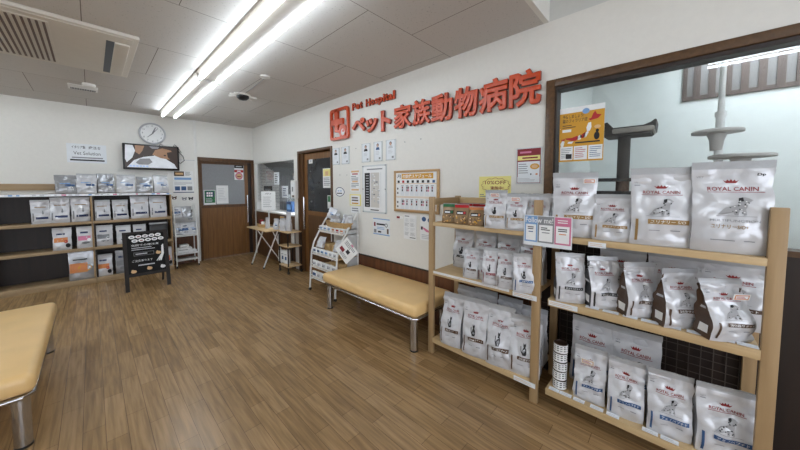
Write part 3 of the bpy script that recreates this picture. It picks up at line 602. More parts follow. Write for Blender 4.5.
    c = MB(); vs2 = [top + (1 - top) * k / 3 for k in range(4)]; rr = [(-1 + 2 * i / nx, -1) for i in range(nx + 1)] + [(1 - 2 * i / nx, 1) for i in range(nx + 1)]; n = len(rr)
    v2 = []
    for v in vs2:
        for a, s_ in rr:
            p = P(a, s_, v); g = P(a, -1, v); mid = P(a, 1, v); y = (g[1] + mid[1]) / 2; v2.append((p[0] * (1.0), y + s_ * (.0025 if v > top + .01 else max(.003, (mid[1] - g[1]) / 2 * .98)), p[2] + (0 if v < .99 else .004 * noise.noise(Vector((a * 3, seed, 0))))))
    f2 = [(j * n + i, j * n + (i + 1) % n, (j + 1) * n + (i + 1) % n, (j + 1) * n + i) for j in range(3) for i in range(n)] + [tuple(range(3 * n, 4 * n))]
    c.add(v2, f2, SEALM if front is not SILV else SILV, True)
    return me, c.mesh('top_seal')
PROTO = {}
def bag(key, label, x, y, z, rz, lean=0., cat='pet food bag', group=None, sticker=None, name='pet_food_bag', spec=None, sc=1.):
    if spec is not None or key not in PROTO: PROTO[key] = bag_mesh(**spec)
    a, c = PROTO[key]
    t = thing(name, label, cat, (x, y, z), rz, group); t.rotation_euler.x = R(lean)
    if sc != 1: t.scale = (sc, sc, sc)
    mk('pouch', a, t); mk('top_seal', c, t)
    if sticker:
        u, v, ww, hh, yy, m = sticker
        b = MB(); b.box(-ww / 2, -.001, 0, ww / 2, 0, hh, PAPER); b.rect(-ww * .42, hh * .12, ww * .42, hh * .88, -.0017, m); b.rect(-ww * .36, hh * .25, ww * .36, hh * .75, -.0022, PAPER); b.lines(-ww * .33, hh * .3, ww * .33, hh * .7, 2, -.0027, REDI, 3)
        s_ = b.build('price_sticker', t, (u, yy, v)); s_.rotation_euler.x = R(14)
    return t
def at(x, y, d, rz): a = R(rz); return x - math.sin(a) * d / 2, y + math.cos(a) * d / 2     # front centre -> base centre
def front_bag(key, label, x, y, z, rz, **k):
    if 'spec' in k: d = k['spec']['d']; DEP[key] = d
    else: d = DEP[key]
    X_, Y_ = at(x, y, d, rz); return bag(key, label, X_, Y_, z, rz, **k)
DEP = {}
Z1, Z2, Z3 = .1465, .7425, 1.1515
ft = 'front bags on the top shelf by the window'
front_bag('A1', 'large dog food bag with orange price sticker at the left of the top shelf', 1.998, .452, Z3, -78, spec=dict(w=.235, h=.392, d=.12, kind='dog', band=GOLDI, seed=1, txt='ユリナリー S/O'), sticker=(.075, .325, .06, .028, -.055, ORANGI), group=ft)
front_bag('A2', 'smaller white dog food bag with two dogs, between the large ones on the top shelf', 1.99, .265, Z3, -88, spec=dict(w=.178, h=.262, d=.085, kind='dog', band=GOLDI, seed=2, txt='ユリナリー S/O'), group=ft)
front_bag('A3', 'large gold banded dog food bag directly right of the small bag on the top shelf', 1.992, .055, Z3, -80, spec=dict(w=.25, h=.405, d=.13, kind='dog', band=GOLDI, seed=3, txt='ユリナリー S/O'), group=ft)
PROTO['A4'] = bag_mesh(w=.262, h=.425, d=.14, kind='multi', seed=4, crinkle=1.25); DEP['A4'] = .14
front_bag('A4', 'largest dog food bag, without coloured band, at the right end of the top shelf', 2.0, -.185, Z3, -84, group=ft)
# middle shelf by the window
fm = 'front bags on the middle shelf by the window'
SP = dict(w=.16, h=.3, d=.108, kind='dog')
front_bag('B1', 'dog food bag with charcoal side on the middle shelf, beside the shared post', 1.99, .452, Z2, -66, spec=dict(SP, band=SCHAR, side=SCHAR, seed=5, txt='低分子プロテイン'), group=fm)
front_bag('B2', 'dog food bag with charcoal side, second from the shared post on the middle shelf', 2.02, .275, Z2, -56, spec=dict(SP, band=SCHAR, side=SCHAR, seed=6, crinkle=1.2, txt='消化器サポート'), group=fm)
front_bag('B3', 'brown sided dog food bag in the centre of the dog rack middle shelf', 2.02, .108, Z2, -52, spec=dict(SP, band=SBROWN, side=SBROWN, seed=7), group=fm)
front_bag('B4', 'brown sided dog food bag second from the right post on the middle shelf', 2.01, -.05, Z2, -50, spec=dict(SP, w=.17, band=SBROWN, side=SBROWN, seed=8), group=fm)
front_bag('B5', 'white dog food bag tipped sideways with price sticker, last in front on the middle shelf', 1.99, -.215, Z2, -52, spec=dict(SP, w=.18, h=.285, band=SBROWN, side=SBROWN, seed=9, crinkle=1.3, wob=-.18), sticker=(.02, .2, .07, .03, -.05, ORANGI), group=fm)
rm = 'rear bags on the middle shelf by the window'
front_bag('BR', 'grey-white bag behind the second and third bags of the middle shelf by the window', 2.2, .235, Z2, -90, spec=dict(w=.23, h=.335, d=.11, kind='dog', front=FOIL, band=SBROWN, seed=10), group=rm)
front_bag('BR', 'grey-white bag behind the brown sided bags, its red lettering showing above them', 2.2, -.005, Z2, -90, group=rm)
front_bag('BR', 'large bag at the back right corner of the middle shelf, big dog print', 2.2, -.225, Z2, -90, group=rm)
# bottom shelf by the window
fb = 'blue banded bags on the bottom shelf by the window'
SP = dict(w=.165, h=.335, d=.1, kind='dog', band=BLUEI, txt='アミノペプチド')
front_bag('C1', 'blue banded dog food bag with a price sticker, next to the stack of cans', 2.02, .345, Z1, -86, spec=dict(SP, seed=11, h=.325), sticker=(-.01, .235, .07, .036, -.05, TANI), group=fb)
front_bag('C2', 'blue banded dog food bag second from the stack of cans on the bottom shelf', 2.01, .168, Z1, -84, spec=dict(SP, seed=12, h=.325), group=fb)
front_bag('C3', 'blue banded dog food bag third from the cans, with an empty gap behind it', 2.015, -.015, Z1, -82, spec=dict(SP, seed=13, w=.18), group=fb)
front_bag('C4', 'blue banded dog food bag nearest the right post on the bottom shelf', 2.03, -.215, Z1, -78, spec=dict(SP, seed=14, w=.205, h=.345), group=fb)
front_bag('C5', 'taller bag standing behind the first blue banded bag and the cans', 2.19, .375, Z1, -90, spec=dict(w=.235, h=.425, d=.12, kind='dog', band=BLUEI, seed=15), group='rear bags on the bottom shelf by the window')
front_bag('C5', 'taller bag standing behind the second blue banded bag', 2.19, .145, Z1, -88, group='rear bags on the bottom shelf by the window')
# left unit
gt = 'cat food bags on the top shelf of the left unit'
SPD = dict(w=.155, h=.275, d=.085, kind='cat', band=GOLDI, txt='ユリナリー S/O')
front_bag('D1', 'cat food bag with price sticker right beside the red treat pouches', 1.96, .942, 1.1585, -82, spec=dict(SPD, seed=16), sticker=(.0, .225, .06, .028, -.035, ORANGI), group=gt)
front_bag('D2', 'cat food bag with price sticker in the middle of the top shelf cat bags', 1.965, .795, 1.1585, -84, spec=dict(SPD, w=.135, h=.25, seed=17), sticker=(.0, .2, .06, .028, -.035, ORANGI), group=gt)
front_bag('D3', 'cat food bag partly behind the code sign on the top shelf', 2.005, .665, 1.1585, -88, spec=dict(SPD, w=.14, h=.25, seed=18), group=gt)
front_bag('D2', 'cat food bag in the second row behind the sticker bags, only its grey top showing', 2.12, .86, 1.1585, -90, group='rear cat food bags on the top shelf')
front_bag('D2', 'second row cat food bag close to the window frame, only its top showing', 2.15, .69, 1.1585, -90, group='rear cat food bags on the top shelf')
gp = 'treat pouches on the top shelf'
for i, (y, h_, m, lab) in enumerate([(1.35, .16, GREENI, 'small clear treat pouch with a green header at the left of the top shelf'), (1.228, .16, REDI, 'small treat pouch with red header between the green one and the dog photo one'), (1.105, .145, ORANGI, 'small treat pouch with an orange dog photo nearest the cat food bags')]):
    front_bag('T%d' % i, lab, 1.985, y, 1.1585, -72, name='treat_pouch', cat='treat pouch', spec=dict(w=.112, h=h_, d=.06, kind='treat', band=m, seed=20 + i, front=mat('clear_brown_pouch', (150, 124, 92), .25, .1, var=.1, bump=.2), crinkle=.6, nx=10, nz=12), group=gp)
for i, (x, y) in enumerate([(2.08, 1.25), (2.1, 1.14), (2.07, 1.06)]):
    front_bag('T1', 'red topped treat pouch in the back row, %s' % ORD[i], x, y, 1.1585, -86, name='treat_pouch', cat='treat pouch', group='rear red treat pouches', sc=1.03)
g2 = 'small cat food bags in front on the middle shelf of the left unit'
SPF = dict(w=.12, h=.245, d=.08, kind='cat', nx=18, nz=24)
front_bag('F1', 'small brown banded cat food bag at the left end of the middle shelf front row', 1.99, 1.15, Z2, -80, spec=dict(SPF, band=BROWNI, seed=24, h=.235), group=g2)
front_bag('F2', 'narrow reddish sided small bag squeezed between two others on the middle shelf', 2.03, 1.05, Z2, -70, spec=dict(SPF, w=.1, band=MAROON, side=MAROON, seed=25, h=.235), group=g2)
front_bag('F3', 'small cat food bag with maroon band in the centre of the middle shelf', 1.955, .972, Z2, -76, spec=dict(SPF, w=.105, h=.265, band=MAROON, seed=26, side=BROWNI), group=g2)
front_bag('F4', 'small cat food bag with brown band beside the blue sided bag', 1.955, .855, Z2, -78, spec=dict(SPF, w=.115, h=.262, band=BROWNI, side=MAROON, seed=27), group=g2)
front_bag('F5', 'small cat food bag with blue side and blue band on the middle shelf', 1.96, .725, Z2, -66, spec=dict(SPF, w=.135, h=.265, band=BLUEI, side=BLUEI, seed=28), group=g2)
g3 = 'larger cat food bags behind on the middle shelf of the left unit'
for i, y in enumerate((1.36, 1.15, .955, .77)):
    k = dict(spec=dict(w=.185, h=.335, d=.1, kind='cat', band=INK if False else SCHAR, seed=29)) if i == 0 else {}
    front_bag('E', ['larger rear bag at the left end of the middle shelf, fully open to view', 'larger rear bag behind the maroon sided small bags', 'larger rear bag behind the maroon and brown banded small bags', 'larger rear bag behind the blue banded small bag'][i], 2.2, y, Z2, -90, group=g3, **k)
g4 = 'large cat food bags in front on the bottom shelf of the left unit'
SPG = dict(w=.19, h=.44, d=.12, kind='cat', band=BROWNI)
for i, (x, y, rz, h_, wd) in enumerate([(1.965, 1.315, -84, .44, .185), (1.965, 1.098, -83, .45, .195), (1.97, .905, -82, .44, .185), (1.995, .725, -80, .405, .2)]):
    front_bag('G%d' % i, ['tall cat food bag at the left end of the bottom shelf, leaning right', 'tall cat food bag second from the bench on the bottom shelf', 'tall crumpled cat food bag third from the bench on the bottom shelf', 'shorter and wider cat food bag beside the shared post on the bottom shelf'][i], x, y, Z1, rz, spec=dict(SPG, h=h_, w=wd, seed=31 + i, wob=[.16, .05, .06, .02][i], crinkle=[1, 1.1, 1.5, 1.2][i]), group=g4)
g5 = 'rear cat food bags on the bottom shelf of the left unit'
for i, (y, k_) in enumerate([(1.33, 'G0'), (1.14, 'G1'), (.95, 'G0'), (.76, 'G3')]):
    front_bag(k_, ['rear bag behind the leaning bag on the bottom shelf', 'rear bag behind the second tall bag on the bottom shelf', 'rear bag behind the crumpled tall bag on the bottom shelf', 'rear bag behind the shorter wide bag on the bottom shelf'][i], 2.19, y, Z1, -90, group=g5)

# cans
t0 = None
for i in range(5):
    z = Z1 + i * .0595
    t = thing('food_can', 'white patterned food can, %s of the stack beside the post' % ['bottom one', 'second from the bottom', 'middle one', 'second from the top', 'top one with dark lid'][i], 'can', (2.06, .515 + .002 * (i % 2), z), 20 * i, 'stacked cans')
    b = MB(); b.lathe([(.0395, .001), (.041, .004), (.041, .054), (.0395, .058), (.036, .0585), (.0355, .056), (.01, .056)], 0, 0, mat('can_dark', (60, 42, 34), .3, .4), 26).build('can_body', t) if False else None
    b = MB(); b.lathe([(.038, .0005), (.0405, .003), (.0405, .0555), (.0385, .0588), (.036, .0588), (.035, .056), (.008, .056)], 0, 0, mat('can_dark', (60, 42, 34), .3, .4), 26); b.build('can_body', t)
    b = MB(); n = 26
    b.add([(.0412 * math.cos(2 * math.pi * k / n), .0412 * math.sin(2 * math.pi * k / n), zz) for zz in (.004, .055) for k in range(n)], [(k, (k + 1) % n, (k + 1) % n + n, k + n) for k in range(n)], PAPER, True)
    for k in range(n):
        if k % 2 == 0:
            for zz in (.016, .03, .042):
                a0, a1 = 2 * math.pi * k / n, 2 * math.pi * (k + 1.3) / n
                b.add([(.0419 * math.cos(a0), .0419 * math.sin(a0), zz), (.0419 * math.cos(a1), .0419 * math.sin(a1), zz), (.0419 * math.cos(a1), .0419 * math.sin(a1), zz + .006), (.0419 * math.cos(a0), .0419 * math.sin(a0), zz + .006)], [(0, 1, 2, 3)], INK if k % 4 else GREYI)
    b.build('paper_label', t)

# ------------------------------------------------------------------ display racks on the right
def rack(label, y0, y1, left_post, zs, loc_group='wooden display racks'):
    """y0 = left (far) end, y1 = right (near) end; outer faces of the posts"""
    t = thing('display_rack', label, 'display rack', (1.99, y0, 0), 0, loc_group)
    L_ = y1 - y0
    def post(x, y): MB().box(x, y, 0, x + .03, y + .052, 1.37, ASHV, .004).build('post', t)
    if left_post: post(-.005, -.052); post(.4, -.052)
    post(-.005, L_); post(.4, L_)
    for z, th in zs:
        MB().box(-.01, L_ + .052, z - th, .425, 0 if not left_post else -.052, z, ASH).build('shelf_board', t) if False else MB().box(-.012, L_ + .052, z - th, .41, -.052 * left_post, z, ASH, .002).build('shelf_board', t)
    MB().box(.405, L_ + .05, 1.3, .423, -.05, 1.357, ASH).build('back_rail', t)
    for y in ([-.045] if left_post else []) + [L_ + .01]: MB().box(.02, y, 1.3, .405, y + .03, 1.357, ASHX).build('side_rail', t)
    return t
rack('wooden display rack of cat food, left one of the pair, beside the bench', 1.553, .63, True, [(.145, .04), (.741, .04), (1.157, .032)])
rack('wooden display rack of dog food, right one of the pair, in front of the window', .578, -.345 + .0, False, [(.145, .04), (.741, .045), (1.15, .035)])
def mesh_panel(label, y0, y1, z0, z1):
    t = thing('wire_mesh_panel', label, 'mesh panel', (2.428, y0, z0), 0, 'wire mesh panels behind the racks'); b = MB(); n = round((y0 - y1) / .05)
    for k in range(n + 1): yy = -(y0 - y1) * k / n; b.box(0, yy - .002, 0, .003, yy + .002, z1 - z0, WIRE)
    n = round((z1 - z0) / .05)
    for k in range(n + 1): zz = (z1 - z0) * k / n; b.box(.003, y1 - y0, zz - .002, .006, 0, zz + .002, WIRE)
    b.build('wire_grid', t); MB().tube([(0.003, 0, 0), (0.003, 0, z1 - z0), (0.003, y1 - y0, z1 - z0), (0.003, y1 - y0, 0)], .004, WIRE, 6, close=True).build('rim', t)
mesh_panel('dark wire mesh behind the dog food rack', .62, -.29, .002, 1.08); mesh_panel('dark wire mesh behind the bottom shelf of the cat food rack', 1.45, .66, .002, .54)
cards = [('bottom', 'dog food', Z1, [(.56, .50), (.497, .43), (.42, .36), (.33, .265), (.25, .19), (.09, .025), (.015, -.055)], 'z'),
         ('middle', 'dog food', Z2, [(.372, .305), (.287, .213), (.194, .13), (.115, .045), (.028, -.04), (-.06, -.13), (-.145, -.218), (-.224, -.288)], 'z'),
         ('bottom', 'cat food', Z1, [(1.41, 1.30), (1.165, 1.06), (.985, .89)], 'z')]
for sh, rk, z, L_, m in cards:
    for i, (a, c) in enumerate(L_):
        b = MB(); b.box(0, -.013, 0, a - c, .013, .0015, LAMIN); b.add([(.006, -.009, .0018), (a - c - .006, -.009, .0018), (a - c - .006, -.006, .0018), (.006, -.006, .0018), (.012, 0, .0018), (a - c - .02, 0, .0018), (a - c - .02, .004, .0018), (.012, .004, .0018)], [(0, 1, 2, 3), (4, 5, 6, 7)], LGREY)
        o = b.build('price_card', None, (1.995, a, z + .004), -90); o.rotation_euler.x = R(10)
        tag(o, 'white price card on the %s rack %s shelf edge, %s' % (rk, sh, ORD[i]), 'price card', 'price cards on the %s shelf of the %s rack' % (sh, rk))
def tagstrip(label, y0, y1, z0, z1):
    b = MB(); b.box(0, -.002, 0, y0 - y1, 0, z1 - z0, LAMIN); b.lines(.01, .006, y0 - y1 - .01, z1 - z0 - .006, 2, -.0027, TANI, 5, .3); tag(b.build('label_strip', None, (1.977, y0, z0), -90), label, 'label strip', 'long label strips on shelf edges')
tagstrip('long laminated strip on the middle shelf edge at the left of the dog food rack', .572, .41, .704, .735)
tagstrip('laminated strip on the middle shelf edge at the right end of the cat food rack', .805, .645, .703, .736)
tagstrip('long thin strip along the left part of the cat food rack middle shelf edge', 1.49, .83, .72, .738)
tagstrip('laminated strip on the bottom shelf edge at the right of the cat food rack', .785, .64, .108, .14)
tagstrip('white label card below the small bag on the top shelf edge', .367, .281, 1.108, 1.138)
# code sign (codes themselves left out)
def dr_code(b, w, h, y):
    for i, (a, c, m) in enumerate([(.02, .3, LBLUE), (.31, .65, GREYI), (.66, .98, PINKI)]):
        b.rect(w * a, h * .12, w * c, h * .98, y - e, m); b.rect(w * (a + .03), h * .17, w * (c - .03), h * .7, y - 2 * e, PAPER)
        b.lines(w * (a + .07), h * .52, w * (c - .07), h * .64, 2, y - 3 * e, INK, i, .5); b.rect(w * (a + .09), h * .44, w * (c - .09), h * .47, y - 3 * e, [BLUEI, GREYI, ORANGI][i])
    b.text('Follow me!', w * .04, h * .76, w * .63, h * .94, y - 3 * e, PAPER, .01); b.lines(w * .72, h * .78, w * .92, h * .92, 2, y - 3 * e, PAPER, 2, .4)
o = R_item('code_sign', 'blue, grey and pink follow-me sign fixed in front of the shared post', 'sign', .735, .45, 1.075, 1.272, dr_code, LAMIN, .005, x=1.972)
def dr_10(b, w, h, y):
    n = 26; pts = []
    for k in range(n * 3): a = 2 * math.pi * k / (n * 3); r = 1 + .06 * math.cos(a * 12); pts.append((w * (.53 + .43 * r * math.cos(a)), y - .002, h * (.6 + .31 * r * math.sin(a))))
    b.tube(pts, .0016, MAROON, 4, close=True)
    b.text('10%OFF', w * .2, h * .64, w * .86, h * .8, y - e, MAROON, .01); b.text('実施中!', w * .38, h * .4, w * .78, h * .56, y - e, MAROON, .01); b.lines(w * .03, .01, w * .24, h * .22, 2, y - e, GREYI, 1)
R_item('discount_sign', 'yellow hand drawn 10% off sign with a cloud outline above the cat food', 'sign', 1.326, 1.03, 1.35, 1.548, dr_10, YELL)

# ------------------------------------------------------------------ right wall items
def letter(ch, ya, yb, z0, z1, lab, grp, bold=.03, th=.03, m=SIGNO, x=XR):
    EX = .02; v, f, (a, c, lo, hi) = text_mesh(ch, 0, EX, bold, 3); w_ = ya - yb; h_ = z1 - z0; b = MB()
    def dy(z): t_ = (z + EX) / (2 * EX); return min(max(t_, 0), 1) * th * .9 + (max(0, z - EX) / bold) * th * .1
    vs = [((p[0] - a) / (c - a) * w_, -.012 - dy(p[2]), (p[1] - lo) / (hi - lo) * h_) for p in v]
    b.add(vs, f, m); k = b.mi(SIGNE)
    for i, q in enumerate(b.f):
        ys = [b.v[j][1] for j in q]
        if max(ys) - min(ys) > th * .4 or min(ys) > -.012 - th * .5: b.m[i] = k
    for fx in (.3, .7):   # stand-off pins at the back
        b.box(w_ * fx - .003, -.02, h_ * .45, w_ * fx + .003, 0, h_ * .45 + .006, SIGNE)
    tag(b.build('sign_letter', None, (x - .001, ya, z0), -90), lab, 'sign letter', grp)
for ch, ya, yb, z0, z1, lab in [('ペ', 3.186, 2.905, 2.165, 2.338, 'katakana PE, right after the cross logo'), ('ッ', 2.905, 2.68, 2.13, 2.3, 'small katakana TSU'), ('ト', 2.616, 2.445, 2.112, 2.356, 'katakana TO before the first kanji'), ('家', 2.4, 2.125, 2.108, 2.37, 'kanji for house, first of the kanji'),
        ('族', 2.115, 1.866, 2.105, 2.374, 'kanji for family, second of the kanji'), ('動', 1.857, 1.604, 2.1, 2.374, 'kanji for motion, in the middle of the kanji'), ('物', 1.585, 1.335, 2.1, 2.38, 'kanji for thing, third from the right end'), ('病', 1.325, 1.06, 2.1, 2.385, 'kanji for illness, second from the right end'), ('院', 1.048, .796, 2.1, 2.388, 'kanji for institution, at the right end')]:
    letter(ch, ya, yb, z0, z1, 'large orange sign character, ' + lab, 'large orange sign characters', .032 if ch not in 'ペット' else .05)
yy = 3.185; wd = {'P': .075, 'e': .068, 't': .052, 'H': .085, 'o': .07, 's': .062, 'p': .07, 'i': .034, 'a': .066, 'l': .034, ' ': .06}
tot = sum(wd[c] for c in 'Pet Hospital'); k_ = (3.185 - 2.383) / tot; cnt = 0
for ch in 'Pet Hospital':
    w_ = wd[ch] * k_
    if ch != ' ':
        hi = {'P': .092, 'H': .092, 't': .085, 'l': .095, 'i': .092}.get(ch, .066); lo = 0
        if ch == 'p': lo = -.022; hi = .066
        letter(ch, yy, yy - w_ * .86, 2.462 + lo, 2.462 + hi, 'small orange letter %s in the line above the large characters, %s' % (ch, ['first', 'second', 'third', 'fourth, the tall capital', 'fifth', 'sixth', 'seventh', 'eighth', 'ninth', 'tenth', 'last'][cnt]), 'small orange sign letters', .03, .018); cnt += 1
    yy -= w_
t = thing('sign_logo', 'orange rounded square logo with a cross, at the left of the wall sign', 'logo sign', (XR - .001, 3.704, 2.105), -90)
b = MB(); wL, hL = .455, .45; pts = []
for cx_, cz_, a0 in ((wL - .06, hL - .06, 0), (.06, hL - .06, 90), (.06, .06, 180), (wL - .06, .06, 270)):
    for k in range(7): a = R(a0 + 15 * k); pts.append((cx_ + .045 * math.cos(a), -.026, cz_ + .045 * math.sin(a)))
n = len(pts); inner = [(wL / 2 + (p[0] - wL / 2) * .86, p[2] * .86 + hL * .07) for p in pts]; outer = [(wL / 2 + (p[0] - wL / 2) * 1.03, hL / 2 + (p[2] - hL / 2) * 1.03) for p in pts]
vs = [(x, y, z) for y in (-.012, -.042) for L_ in (outer, inner) for x, z in L_]
f = []
for i in range(n):
    j = (i + 1) % n; f += [(i, j, n + j, n + i), (2 * n + i, 3 * n + i, 3 * n + j, 2 * n + j), (i, 2 * n + i, 2 * n + j, j), (n + i, n + j, 3 * n + j, 3 * n + i)]
b.add(vs, f, SIGNO); b.build('frame', t)
b = MB(); b.prism([(.125, .12), (.205, .12), (.205, .215), (.32, .215), (.32, .295), (.205, .295), (.205, .425), (.125, .425), (.125, .295), (.02, .295), (.02, .215), (.125, .215)], -.042, -.012, SIGNO); b.build('cross', t)
b = MB(); b.prism([(.31 + .085 * math.cos(2 * math.pi * k / 24), .125 + .085 * math.sin(2 * math.pi * k / 24)) for k in range(24)], -.042, -.012, SIGNO)
b.prism([(.13, .12), (.25, .1), (.25, .14), (.13, .15)], -.041, -.012, SIGNO); b.prism([(.24, .03), (.37, .03), (.35, .09), (.26, .09)], -.041, -.012, SIGNO); b.ell(.325, .1, .042, .045, -.0425, PAPER); b.ell(.335, .118, .022, .02, -.043, SIGNO); b.build('animal_head', t)
b = MB()
for x_, z_ in ((.1, .4), (.35, .4), (.1, .05), (.35, .05)): b.box(x_, -.02, z_, x_ + .01, 0, z_ + .01, SIGNE)
b.build('mounting_pins', t)
SKIN = flat('photo_skin', (196, 160, 140)); HAIR = flat('photo_hair', (50, 42, 40))
def dr_card(shirt):
    def f(b, w, h, y):
        y -= e; b.rect(w * .1, h * .05, w * .9, h * .97, y, LAMIN); b.ell(w / 2, h * .82, w * .13, h * .09, y - e, HAIR, 10); b.ell(w / 2, h * .79, w * .1, h * .08, y - 2 * e, SKIN, 10)
        b.poly([(w * .26, h * .58), (w * .74, h * .58), (w * .66, h * .71), (w * .34, h * .71)], y - e, shirt); b.lines(w * .25, h * .32, w * .8, h * .52, 3, y - e, LGREY, 3, .35); b.rect(w * .62, h * .1, w * .82, h * .2, y - e, GREYI)
        for x_, z_ in ((.04, .02), (.92, .02), (.04, .96), (.92, .96)): b.box(w * x_ - .003, y - .004, h * z_ - .003, w * x_ + .003, y, h * z_ + .003, GREYI)
    return f
for i, (ya, yb, sh, lab) in enumerate([(3.69, 3.515, INK, 'framed staff photo card nearest the door, person in dark top'), (3.465, 3.285, INK, 'framed staff photo card second from the door, person in dark top'), (3.015, 2.85, INK, 'framed staff photo card above the left part of the chart poster'), (2.78, 2.625, BLUEI, 'framed staff photo card with a person in blue scrubs'), (2.56, 2.395, LGREY, 'framed staff photo card rightmost of the five, person in white coat')]):
    R_item('staff_card', lab, 'photo card', ya, yb, 1.768, 2.008, dr_card(sh), ACRY, .008, 'staff photo cards in clear frames')
def dr_chart(b, w, h, y):
    b.rect(.02, .02, w - .02, h - .02, y - e, PAPER); b.rect(w * .2, h * .9, w * .85, h * .925, y - 2 * e, GREYI); b.rect(w * .1, h * .12, w * .33, h * .84, y - 2 * e, INK)
    for k in range(12): b.rect(w * .16, h * (.15 + k * .057), w * .28, h * (.165 + k * .057), y - 3 * e, LGREY)
    b.rect(w * .36, h * .12, w * .72, h * .84, y - 2 * e, flat('chart_beige', (206, 202, 196))); r = random.Random(5)
    for k in range(40): x_ = r.uniform(.38, .68) * w; z_ = r.uniform(.14, .8) * h; b.rect(x_, z_, x_ + r.uniform(.01, .05), z_ + r.uniform(.005, .02), y - 3 * e, r.choice([GREYI, LGREY, PAPER, LGREY]))
    b.rect(w * .78, h * .14, w * .79, h * .84, y - 2 * e, LGREY); b.rect(w * .35, h * .055, w * .7, h * .075, y - 2 * e, INK)
    for x_, z_ in ((.03, .02), (.97, .02), (.03, .98), (.97, .98), (.03, .5), (.97, .5)): b.box(w * x_ - .006, y - .01, h * z_ - .006, w * x_ + .006, y, h * z_ + .006, GREYI)
R_item('chart_poster', 'large white poster with a black column, behind clear acrylic beside the schedule board', 'poster', 3.0, 2.55, 1.122, 1.727, dr_chart, ACRY, .01)
def dr_face(b, w, h, y):
    pts = [(w * (.5 + .48 * math.cos(a) * (1 + .06 * math.cos(3 * a))), h * (.5 + .48 * math.sin(a))) for a in [2 * math.pi * k / 28 for k in range(28)]]
    b.poly(pts, y - e, NAVY); b.poly([(w / 2 + (p[0] - w / 2) * .88, h / 2 + (p[1] - h / 2) * .86) for p in pts], y - 2 * e, PAPER); b.rect(w * .2, h * .3, w * .75, h * .4, y - 3 * e, INK); b.rect(w * .3, h * .55, w * .45, h * .65, y - 3 * e, LBLUE); b.rect(w * .55, h * .55, w * .7, h * .65, y - 3 * e, LBLUE)
R_item('face_sticker', 'small white cloud shaped sticker with dark outline between door and rack', 'sticker', 3.64, 3.41, 1.31, 1.45, dr_face, WALLP, .001)
def dr_n1(b, w, h, y):
    b.rect(w * .08, h * .88, w * .92, h * .97, y - e, TANI); b.rect(w * .2, h * .78, w * .8, h * .84, y - e, REDI); b.lines(w * .1, h * .5, w * .9, h * .74, 3, y - e, GREYI, 1); b.rect(w * .2, h * .42, w * .8, h * .5, y - e, TANI); b.lines(w * .1, h * .18, w * .9, h * .4, 3, y - e, GREYI, 2); b.rect(w * .1, h * .04, w * .9, h * .12, y - e, TANI)
R_item('leaflet', 'narrow white leaflet with tan headings left of the chart poster', 'leaflet', 3.268, 3.065, 1.39, 1.68, dr_n1)
def dr_n2(b, w, h, y): b.rect(w * .08, h * .08, w * .92, h * .9, y - e, PAPER); b.lines(w * .2, h * .35, w * .85, h * .8, 2, y - 2 * e, BROWNI, 5, .5); b.rect(w * .2, h * .14, w * .8, h * .26, y - 2 * e, OCHRE)
R_item('leaflet', 'small yellow bordered leaflet just above the leaflet rack', 'leaflet', 3.288, 3.048, 1.199, 1.352, dr_n2, YELL)
R_item('leaflet', 'little white note under the yellow bordered leaflet', 'leaflet', 3.26, 3.06, 1.1, 1.185, lambda b, w, h, y: b.lines(.02, .015, w - .02, h - .01, 2, y - e, GREYI, 5, .5))
t = thing('schedule_board', 'wooden framed white schedule board with magnets under the wall sign', 'notice board', (XR - .001, 2.414, 1.17), -90)
bw, bh = .646, .468; FRM = wood('light_frame', (190, 156, 112), (170, 134, 92), 0, .5, 26.)
MB().box(.02, -.008, .02, bw - .02, 0, bh - .02, PAPER).build('whiteboard', t)
b = MB(); b.box(0, -.02, 0, bw, 0, .03, FRM, .003).box(0, -.02, bh - .025, bw, 0, bh, FRM, .003).box(0, -.02, .03, .025, 0, bh - .025, FRM, .003).box(bw - .03, -.02, .03, bw, 0, bh - .025, FRM, .003); b.build('frame', t)
b = MB(); y = -.0085; b.rect(.115, bh - .095, bw - .08, bh - .038, y, OCHRE); b.text('の診療スケジュール', .13, bh - .088, bw - .1, bh - .045, y - e, PAPER, .02)
b.text('月', .045, bh - .085, .1, bh - .045, y, INK, .01)
for i in range(8): x_ = .04 + i * .072; b.rect(x_ + .012, bh - .14, x_ + .045, bh - .112, y, [INK, REDI, INK, INK, INK, INK, INK, BLUEI][i])
for r_ in (0, 1):
    zt = bh - .165 - r_ * .155
    b.rect(.03, zt + .014, bw - .035, zt + .019, y, TANI); b.rect(.03, zt - .13, bw - .035, zt - .126, y, TANI)
    b.ell(.055, zt - .04, .011, .013, y - e, INK, 8); b.ell(.055, zt - .09, .011, .013, y - e, INK, 8)
    for i in range(7):
        x_ = .1 + i * .071; b.rect(x_, zt - .12, x_ + .055, zt, y, LAMIN); b.rect(x_ + .012, zt - .008, x_ + .048, zt - .002, y - e, GREYI)
        for j in range(2):
            b.rect(x_ + .02, zt - .04 - j * .03, x_ + .037, zt - .016 - j * .03, y - 2 * e, [MAROON, INK][(i + j + r_) % 2])
            if (i + r_) % 4 == 1: b.rect(x_ + .042, zt - .04 - j * .03, x_ + .058, zt - .016 - j * .03, y - 2 * e, [MAROON, PINKI][j])
b.build('magnetic_tags', t)
